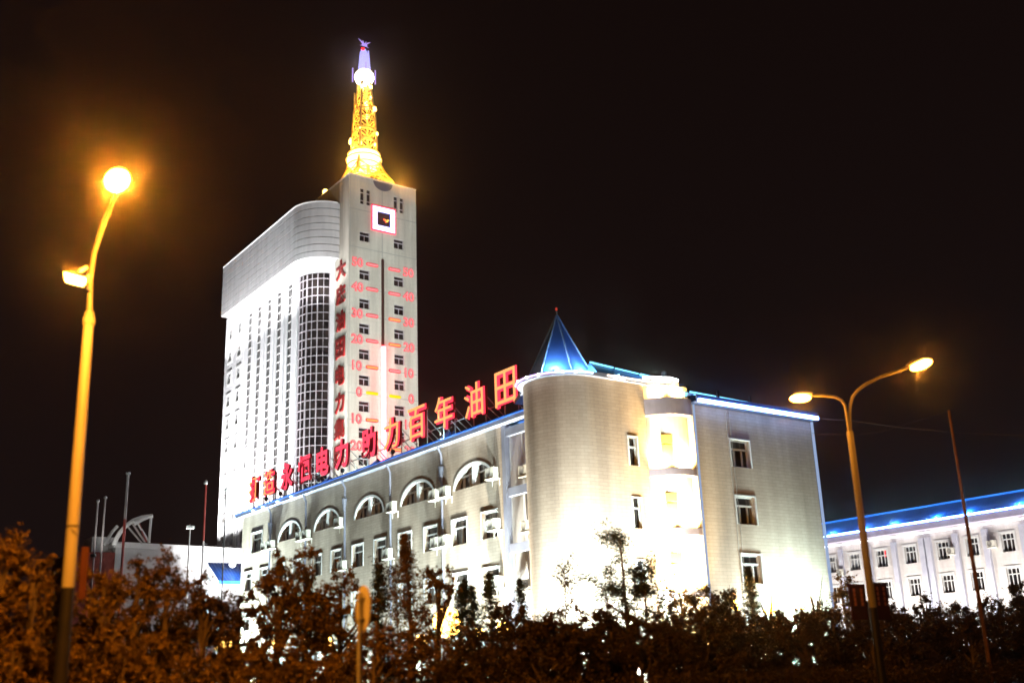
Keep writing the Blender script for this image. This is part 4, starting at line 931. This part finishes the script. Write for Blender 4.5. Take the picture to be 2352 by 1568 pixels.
m1_ = head(rl, at(1816, 912, 36), at(1864, 909, 36), (.4, .17, .13)); m2_ = head(rl, at(2136, 826, 36), at(2087, 845, 36), (.4, .19, .15))
for m_l, p_l in ((m1_, 420), (m2_, 650)): light('POINT', 'lamp', m_l[0] - np.array([0.03,.05,.22]), SOD, p_l, size=.04, parent=rl)
banner(rl, X-.95, X-.17, Y+.1, 2.95, 4.05, 4); banner(rl, X+.22, X+.95, Y+.1, 2.95, 4.12, 4)
# plain pole at the right, with two slack wires
p3 = thing('utility_pole', 'thin dark brown pole at far right with slack wires and no lamp', 'pole', (37.62, 23.5, 0))
mb = MB(); mb.tube([(37.62, 23.5, 0), (37.62, 23.5, 10.85)], [.085, .05], 10); mb.build('pole', M['pole_brown'], p3)
mb = MB(); mb.tube([at(2176, 945, 42), at(2085, 972, 41), at(2020, 992, 40), at(1960, 998, 39), at(1880, 996, 38), at(1860, 994, 60)], .007, 5); mb.tube([at(1862, 960, 58), at(1960, 966, 50), at(2040, 978, 46), at(2110, 986, 44), at(2200, 993, 42), at(2352, 1000, 40), at(2420, 1002, 40)], .007, 5); mb.build('wire', M['dark_steel'], p3)
# round sign seen from behind
rsn = thing('traffic_sign', 'round traffic sign seen almost edge on from behind on thin post', 'sign', (9.17, 17.55, 0))
mb = MB(); mb.tube([(9.17, 17.55, 0), (9.17, 17.55, 3.15)], .040, 10); mb.build('post', M['steel'], rsn)
sd = np.array(at(838, 1395, 19)) ; vdir = np.array([ray(838,1395)[0], ray(838,1395)[1], 0]); vdir /= np.linalg.norm(vdir)
ang = math.atan2(vdir[1], vdir[0]) - R(90) + R(18)      # direction of the disc's normal, nearly across the view
nn = np.array([math.cos(ang), math.sin(ang), 0]); tt = np.array([-nn[1], nn[0], 0])
cc = np.array([9.17, 17.55, 2.87]) + nn*.055
mb = MB(); n = 28; vs = []
for o_ in (0, .022):
    for j in range(n): t = 2*PI*j/n; vs.append(cc + nn*o_ + tt*.40*math.cos(t) + np.array([0,0,.40*math.sin(t)]))
mb.add(vs, [tuple(range(n)), tuple(range(2*n-1, n-1, -1))] + [(j, (j+1)%n, (j+1)%n+n, j+n) for j in range(n)]); mb.build('plate', M['sign_back'], rsn)
mb = MB()
for z in (3.05, 2.70):
    mb = MB(); mb.tube([cc+tt*-.13+np.array([0,0,z-2.87])-nn*.02, cc+tt*.13+np.array([0,0,z-2.87])-nn*.02], .018, 6); mb.tube([(9.17,17.55,z-.03), (9.17,17.55,z+.03)], .055, 8); mb.build('clamp', M['steel'], rsn)

# ================================================================== GARDEN: low wall and globe lamps behind the trees
gw = MB(); 
gw.box(40.0, 58.0, 39.6, 39.85, 0, 1.5); tag(gw.build('garden_wall', M['warm_render'], None, (49, 39.7, 0)), 'low pale garden wall glowing orange in front of the end block', 'wall')
def globe(u, v, z, label, p=60, r=.16):
    t = thing('garden_lamp', label, 'garden lamp', (u, v, 0), 0, 'globe garden lamps')
    mb = MB(); mb.tube([(u, v, 0), (u, v, z-.1)], .04, 6); mb.build('post', M['dark_steel'], t)
    mb = MB(); mb.blob((u, v, z), ((1,0,0),(0,1,0),(0,0,1)), (r, r, r)); mb.build('globe', M['e_globe'], t)
    light('POINT', 'lamp', (u, v-.3, z+.3), (1.0, .55, .14), p, size=.1, parent=t)
for x, y, v, r, lab in ((1028,1428,37,.36,'largest glowing globe lamp behind the middle hedge'), (1155,1440,37,.16,'globe lamp showing through leaves under the dark conifers'), (1100,1455,38,.16,'low globe lamp between middle hedge gaps'),
    (512,1480,36,.18,'globe lamp glinting through the hedge left of the big round tree'), (748,1480,36,.18,'globe lamp glinting low behind the big round tree'), (968,1470,37,.15,'small globe lamp left of the largest glow'), (640,1478,36,.15,'globe lamp low behind the middle of the round tree'),
    (1690,1390,38.8,.16,'globe lamp beside the dark cypress'), (1768,1398,38.8,.18,'globe lamp at the left end of the glowing garden wall'), (1838,1386,38.8,.18,'globe lamp at the right end of the glowing garden wall'), (1560,1345,40.5,.2,'globe lamp inside the yellow bush by the lit bay')):
    q = onv(x, y, v); globe(q[0], q[1], q[2], lab, 260, r*1.6)

# ================================================================== TREES
def leaves(pts, size, seed, aspect=.55, up=.4, jitter=.35):
    """small bent leaf faces, one for each point"""
    rng = np.random.default_rng(seed); n = len(pts)
    a = rng.normal(size=(n,3)); a[:,2] *= .6; a /= np.linalg.norm(a, axis=1)[:,None]
    nr = rng.normal(size=(n,3)); nr[:,2] += up; b = np.cross(nr, a); b /= np.linalg.norm(b, axis=1)[:,None]+1e-9
    s = size*(1+jitter*rng.normal(size=n).clip(-1.8,1.8))[:,None]
    c = np.cross(a, b)*s*.18
    v = np.stack([pts - a*s*.5, pts + b*s*aspect*.5 + c, pts + a*s*.5, pts - b*s*aspect*.5 + c], 1).reshape(-1,3)
    return v
def leaf_object(name, v, mat, parent, origin):
    n = len(v)//4; me = bpy.data.meshes.new(name)
    v = v - np.array(origin)
    me.vertices.add(len(v)); me.vertices.foreach_set('co', v.astype(np.float32).ravel())
    me.loops.add(n*4); me.loops.foreach_set('vertex_index', np.arange(n*4, dtype=np.int32))
    me.polygons.add(n); me.polygons.foreach_set('loop_start', np.arange(0, n*4, 4, dtype=np.int32)); me.polygons.foreach_set('loop_total', np.full(n, 4, np.int32))
    me.materials.append(mat); me.update(calc_edges=True)
    o = bpy.data.objects.new(name, me); C.objects.link(o); o.parent = parent; return o
def bez(p, q, k, rng, wob=.15):
    p, q = np.array(p, float), np.array(q, float); L = np.linalg.norm(q-p)
    ts = np.linspace(0, 1, k); w = rng.normal(size=3)*wob*L; w[2] = abs(w[2])*.6
    return [p + (q-p)*t + w*math.sin(PI*t)*.5 for t in ts]
def tree(name, label, cat, base, top, rad, kind, seed, n=4200, leaf=.13, mat='leafA', group='trees in front of the annex', low=.18):
    """kind: round, spread, cone, pine, sapling, shrub"""
    rng = np.random.default_rng(seed); u, v, z0 = base; H = top
    t = thing(name, label, cat, (u, v, z0), 0, group)
    n = int(n*1.75); leaf = leaf*.74
    tr = MB(); pts = []
    lean = rng.normal(size=2)*.03*H
    axis = lambda f: np.array([u+lean[0]*f*f, v+lean[1]*f*f, z0+H*f])
    if kind in ('round', 'spread', 'shrub'):
        ncl = {'round': 66, 'spread': 72, 'shrub': 60}[kind]
        zc, rz = H*(low+1)/2, H*(1-low)/2
        tr.tube([axis(f) for f in np.linspace(0, .82, 6)], list(np.linspace(.032*H**.9, .010*H, 6)), 7)
        cs = []
        while len(cs) < ncl:
            p = rng.normal(size=3); p /= np.linalg.norm(p); p *= rng.uniform(.25, 1.0)**.5
            cs.append(p)
        for k, p in enumerate(cs):
            shape = (1 - .30*max(0, p[2])) 
            c = axis(.5) + np.array([p[0]*rad*shape, p[1]*rad*shape, 0]); c[2] = z0 + zc + p[2]*rz*rng.uniform(.86, 1.0)
            if k % 3 == 0:
                f = max(.15, min(.8, (c[2]-z0)/H - .22)); tr.tube(bez(axis(f), c, 5, rng), list(np.linspace(.016*H**.8, .006, 5)), 5)
            cr = rng.uniform(.16, .34)*rad*.9
            m = max(12, int(n/ncl*rng.uniform(.45, 1.6)))
            # twigs: short sprays of leaves
            nt = max(3, m//14)
            for q in range(nt):
                d = rng.normal(size=3); d[2] += .55; d /= np.linalg.norm(d); L = cr*rng.uniform(.6, 1.7)
                k_ = max(4, m//nt); s = rng.uniform(.0, 1.0, k_)
                pts.append(c + d*L*s[:,None] + rng.normal(size=(k_,3))*cr*.16)
    elif kind == 'cone':
        tr.tube([axis(f) for f in np.linspace(0, 1, 6)], list(np.linspace(.022*H, .006, 6)), 6)
        nl = int(H*7)
        for i in range(nl):
            f = low + (1-low)*(i+rng.uniform(0,.6))/nl; r = rad*(1-(f-low)/(1-low))**.85*rng.uniform(.75, 1.15) + .06
            nb = rng.integers(5, 8)
            for j in range(nb):
                a = rng.uniform(0, 2*PI); d = np.array([math.cos(a), math.sin(a), rng.uniform(-.28, .22)])
                p0 = axis(f); m = max(4, int(n/(nl*nb)))
                s = rng.uniform(.08, 1.0, m)[:,None]; pp = p0 + d*r*s; pp[:,2] += .22*r*s[:,0]**2
                pts.append(pp + rng.normal(size=(m,3))*np.array([.05,.05,.045])*(1+r*.4))
                if j % 3 == 0: tr.tube([p0, p0+d*r*.9], [.012, .004], 4)
    elif kind == 'pine':
        tr.tube([axis(f) for f in np.linspace(0, 1, 8)], list(np.linspace(.024*H, .008, 8)), 7)
        for i in range(22):
            f = rng.uniform(low, .98); a = rng.uniform(0, 2*PI); r = rad*(1.15-f)*rng.uniform(.8, 1.5) + .3
            d = np.array([math.cos(a), math.sin(a), rng.uniform(.15, .55)]); p0 = axis(f); br = bez(p0, p0+d*r, 6, rng, .2)
            tr.tube(br, list(np.linspace(.022, .006, 6)), 5)
            for s in range(9):
                w = rng.uniform(.30, 1.0); q = np.array(br[min(5, int(w*5.99))]) + rng.normal(size=3)*.14
                m = max(5, int(n/(22*9))); pts.append(q + rng.normal(size=(m,3))*np.array([.14,.14,.12]))
    elif kind == 'sapling':
        tr.tube([axis(f) for f in np.linspace(0, 1, 6)], list(np.linspace(.05, .010, 6)), 6)
        for i in range(16):
            f = rng.uniform(.45, 1); a = rng.uniform(0, 2*PI); d = np.array([math.cos(a), math.sin(a), rng.uniform(.3, 1.2)]); p0 = axis(f)
            L = rad*rng.uniform(.5, 1.2); br = bez(p0, p0+d*L/np.linalg.norm(d), 5, rng, .2); tr.tube(br, list(np.linspace(.014, .004, 5)), 4)
            m = int(n/16); w = rng.uniform(.2, 1, m); pts.append(np.array([np.array(br[int(x*4.99)]) for x in w]) + rng.normal(size=(m,3))*.12)
    elif kind == 'grass':
        for i in range(40):
            a = rng.uniform(0, 2*PI); L = H*rng.uniform(.7, 1.2); e = np.array([u+math.cos(a)*rad*rng.uniform(.3,1.2), v+math.sin(a)*rad*rng.uniform(.3,1.2), z0+L*rng.uniform(.6,1)])
            m_ = np.array([u, v, z0+L*.7]) + (e-np.array([u,v,z0]))*np.array([.3,.3,0])
            P = [np.array([u,v,z0]), m_, e]; w = np.cross(e-P[0], (0,0,1)); w = w/np.linalg.norm(w)*.06
            tr.add([P[0]-w, P[0]+w, m_+w*1.2, m_-w*1.2, e], [(0,1,2,3), (3,2,4)])
        tr.build('blades', M['leafB'], t); return t
    tr.build('trunk', M['bark'], t)
    P = np.concatenate(pts); P = P[P[:,2] > z0+.06]
    asp = .28 if kind in ('cone', 'pine') else .58
    leaf_object('crown', leaves(P, leaf, seed+7, asp, .5), M[mat], t, world_loc(t))
    return t
def spot(x, y, v): q = onv(x, y, v); return (q[0], q[1], 0.0), q[2]
TREES = [
 # px, py of the top, distance row, radius, kind, leaves, leaf size, material, name, category, label
 (22,1196,26.2,1.0,'round',5200,.12,'leafA','broadleaf_tree','tree','tall leafy tree cut off by the left edge of the picture'),
 (88,1246,25.4,.75,'round',3800,.12,'leafA','broadleaf_tree','tree','narrow leafy tree between left edge tree and the yellow lamp pole'),
 (128,1238,27.5,.8,'round',3800,.12,'leafA','broadleaf_tree','tree','upright leafy tree just left of the yellow lamp pole'),
 (232,1262,26.8,.95,'round',4600,.12,'leafA','broadleaf_tree','tree','leafy tree just right of the yellow lamp pole and banner'),
 (318,1266,28.0,1.15,'spread',5200,.12,'leafA','broadleaf_tree','tree','bushy orange lit tree below the podium arch frame'),
 (392,1254,28.6,1.05,'spread',5200,.12,'leafA','broadleaf_tree','tree','leafy tree with raised tips before the plain podium wall'),
 (468,1306,27.4,1.0,'round',4600,.12,'leafB','broadleaf_tree','tree','lower leafy tree in front of the foot of the white tower'),
 (548,1326,29.0,1.0,'round',4400,.12,'leafB','broadleaf_tree','tree','rounded tree just below the blue entrance canopy'),
 (632,1268,30.0,1.15,'spread',5400,.13,'leafA','broadleaf_tree','tree','left half of the big dark bush before the far arched windows'),
 (704,1251,30.4,1.25,'spread',6000,.13,'leafA','broadleaf_tree','tree','highest bushy tree before the annex wing with ragged top'),
 (782,1288,30.2,1.1,'spread',5200,.13,'leafA','broadleaf_tree','tree','right shoulder tree of the bushy clump before the wing'),
 (868,1294,32.0,1.0,'cone',4600,.13,'leafC','conifer_tree','conifer','small pointed spruce behind the round traffic sign'),
 (948,1226,30.6,1.25,'cone',5200,.14,'leafA','broadleaf_tree','tree','tall pointed orange lit tree before the rectangular wing windows'),
 (1000,1260,31.2,.95,'round',2600,.13,'leafA','broadleaf_tree','tree','narrow side tree leaning against the tall pointed tree'),
 (916,1300,31.5,.9,'sapling',1100,.10,'leafB','sapling','sapling','thin lacy sapling left of the tall pointed tree'),
 (1047,1332,33.0,1.0,'cone',4200,.13,'leafC','conifer_tree','conifer','dark spruce tip right of the tall pointed tree'),
 (1086,1345,33.6,.95,'cone',3600,.13,'leafC','conifer_tree','conifer','slim dark spruce between two taller spruces below corner post'),
 (1128,1314,34.0,1.05,'cone',4200,.13,'leafC','conifer_tree','conifer','tallest dark spruce before the white glare of the wing'),
 (1170,1362,33.0,.9,'round',3600,.12,'leafB','broadleaf_tree','tree','dark bush with bright gaps right of the tallest spruce'),
 (1208,1328,33.4,.6,'cone',2600,.13,'leafC','conifer_tree','conifer','small pale spruce below the left side of the turret'),
 (1252,1376,32.2,1.0,'shrub',3800,.12,'leafB','broadleaf_tree','tree','low dark bush below the left edge of the turret'),
 (1294,1300,34.0,.60,'sapling',900,.11,'leafB','sapling','sapling','lacy young tree standing alone against the white turret base'),
 (1318,1392,32.0,1.0,'shrub',3600,.12,'leafB','broadleaf_tree','tree','low dark bush at the foot of the lone sapling'),
 (1428,1212,34.5,1.9,'pine',3800,.16,'leafC','pine_tree','pine','open branched pine silhouetted against the glowing turret wall'),
 (1476,1292,33.0,1.2,'pine',2600,.19,'leafC','pine_tree','pine','smaller pine with thick trunk right of the open branched pine'),
 (1395,1378,31.6,1.0,'shrub',3600,.12,'leafB','broadleaf_tree','tree','dark bush left of the pine trunks'),
 (1560,1322,41.2,.95,'round',2600,.14,'leafA','broadleaf_tree','tree','yellow lit bush glowing at the foot of the warm bay'),
 (1530,1385,33.5,1.0,'shrub',3600,.12,'leafB','broadleaf_tree','tree','dark bush right of the thick pine trunk'),
 (1622,1308,35.5,1.2,'round',5000,.13,'leafB','broadleaf_tree','tree','broad dark tree at the joint of bay and end block'),
 (1678,1340,34.5,.95,'round',3600,.13,'leafB','broadleaf_tree','tree','dark tree between broad tree and the cypress'),
 (1721,1300,37.0,.95,'cone',5200,.13,'leafC','cypress_tree','conifer','dense dark cypress standing before the white end block'),
 (1790,1388,34.0,1.0,'shrub',3600,.12,'leafB','broadleaf_tree','tree','low dark bush before the glowing garden wall'),
 (1868,1372,35.0,1.0,'shrub',3400,.12,'leafB','broadleaf_tree','tree','low dark bush below the right corner of the end block'),
 (1934,1318,36.0,1.0,'round',3400,.13,'leafA','broadleaf_tree','tree','loose greenish tree left of the right lamp pole'),
 (1984,1330,35.0,.8,'round',3000,.12,'leafB','broadleaf_tree','tree','leafy tree behind the double armed lamp pole'),
 (2052,1372,33.0,1.0,'shrub',3800,.12,'leafB','broadleaf_tree','tree','dark bush right of the lamp pole banners'),
 (2120,1360,32.0,1.1,'round',4400,.12,'leafB','broadleaf_tree','tree','dark round tree before the middle of the far building'),
 (2192,1372,31.0,1.1,'round',4400,.12,'leafB','broadleaf_tree','tree','dark tree left of the brown pole foot'),
 (2268,1362,30.0,1.1,'round',4400,.12,'leafB','broadleaf_tree','tree','dark tree right of the brown pole foot'),
 (2336,1324,29.5,1.1,'round',4800,.12,'leafB','broadleaf_tree','tree','taller dark tree at the right edge of the picture'),
]
for k, (x, y, v, r, kind, n, leaf, mat, nm, cat, lab) in enumerate(TREES):
    if k > 14: n = int(n*1.45); r = r*(1.12 if kind != 'cone' else 1.0)
    b, z = spot(x, y, v); tree(nm, lab, cat, b, z, r, kind, 100+k, n, leaf, mat, low=.12 if kind in ('round','spread','shrub') else .22)
for x, y, v, lab in ((1655,1352,36.4,'arching bladed plant left of the cypress'), (1866,1338,36.6,'long bladed plant arching at the end block corner'), (1760,1362,36.8,'small bladed plant right of the cypress'), (2120,1346,34.0,'bladed plant behind the round tree at right')):
    b, z = spot(x, y, v); tree('bladed_plant', lab, 'plant', b, z*.95, .8, 'grass', int(x), group='bladed plants')
# front row of clipped and loose shrubs along the pavement
FRONT = [(40,1432),(118,1470),(205,1420),(288,1448),(366,1425),(448,1470),(535,1485),(615,1462),(700,1480),(782,1470),(860,1425),(940,1405),(1015,1496),(1092,1490),(1168,1462),(1245,1405),(1322,1396),(1395,1402),(1465,1425),(1540,1405),(1612,1392),(1690,1398),(1765,1404),(1840,1396),(1915,1392),(1990,1398),(2065,1396),(2140,1392),(2215,1388),(2290,1384),(2350,1380)]
where = ['at the left picture edge','left of the yellow lamp pole','at the yellow lamp pole base','right of the yellow lamp pole','below the podium arch','below the plain podium wall','below the tower foot','below the blue canopy','below the bushy clump, left','below the bushy clump, middle','left of the round sign post','right of the round sign post','below the tall pointed tree','below the big globe lamp','below the slim spruces','below the tallest spruce','below the turret edge','below the lone sapling','left of the pine trunks','at the pine trunks','right of the pine trunks','below the broad dark tree','below the cypress','before the garden wall, left','before the garden wall, right','left of the right lamp pole','right of the right lamp pole','below the banners, right','left of the brown pole','at the brown pole','at the right picture edge']
for k, ((x, y), w) in enumerate(zip(FRONT, where)):
    b, z = spot(x, y, 24.6 + .5*((k*7) % 5)); tree('shrub', 'low dark shrub of the front row ' + w, 'shrub', b, z, 1.05, 'shrub', 400+k, 3200 if k < 15 else 6600, .11, 'leafA' if k < 13 else 'leafB', group='front row shrubs', low=.02)
BACK = [(1090,1428,'below the slim spruces'),(1180,1420,'below the dark bush right of the spruces'),(1275,1405,'below the lone sapling'),(1365,1402,'left of the pine trunks'),(1450,1405,'behind the pine trunks'),(1530,1398,'right of the pine trunks'),(1605,1392,'below the bay'),(1680,1392,'left of the cypress foot'),(1760,1398,'right of the cypress foot'),(1835,1395,'below the garden wall glow'),(1905,1388,'left of the right lamp pole'),(1975,1392,'behind the right lamp banners'),(2060,1392,'right of the right lamp banners'),(2150,1388,'left of the brown pole'),(2235,1384,'behind the brown pole'),(2320,1378,'near the right picture edge')]
for k, (x, y, w) in enumerate(BACK):
    b, z = spot(x, y, 28.6 + .6*(k % 3)); tree('shrub', 'dense dark shrub of the second row ' + w, 'shrub', b, z, 1.35, 'shrub', 700+k, 5200, .12, 'leafB', group='second row shrubs', low=.02)
hd = MB()
for k, (u0, u1) in enumerate(((2, 14.5), (14.6, 28), (28.1, 42), (42.1, 60))):
    rng = np.random.default_rng(900+k); m = int((u1-u0)*900)
    P = np.stack([rng.uniform(u0, u1, m), rng.uniform(23.0, 24.0, m), rng.uniform(.03, 1, m)**.7*1.5 + rng.normal(size=m)*.10], 1); P = P[P[:,2] > .06]
    t = thing('clipped_hedge', ('first low clipped hedge along the kerb, left end of the picture', 'second low clipped hedge along the kerb, below the round sign and turret', 'third low clipped hedge along the kerb, at the right lamp foot', 'fourth low clipped hedge along the kerb, at the right picture edge')[k], 'hedge', ((u0+u1)/2, 23.5, 0), 0, 'clipped hedges along the kerb')
    leaf_object('foliage', leaves(P, .09, 950+k), M['leafB'], t, world_loc(t))
    mb = MB()
    for x in np.arange(u0+.3, u1, .6): mb.tube([(x, 23.5, 0), (x+.05, 23.5, .6)], .02, 5)
    mb.build('stem', M['bark'], t)

# ================================================================== AIR: haze added to imitate lens bloom round the lamps
if HAZE > 0:
    m = bpy.data.materials.new('haze'); m.use_nodes = True; nt = m.node_tree; nt.nodes.remove(nt.nodes['Principled BSDF'])
    pv_ = nt.nodes.new('ShaderNodeVolumePrincipled'); pv_.inputs['Color'].default_value = (.95, .80, .74, 1); pv_.inputs['Density'].default_value = HAZE; pv_.inputs['Anisotropy'].default_value = .984
    nt.links.new(pv_.outputs[0], nt.nodes['Material Output'].inputs['Volume'])
    mb = MB(); mb.box(-60, 200, -30, 230, -1.6, 104); struct('haze', mb, m)['kind'] = 'stuff'
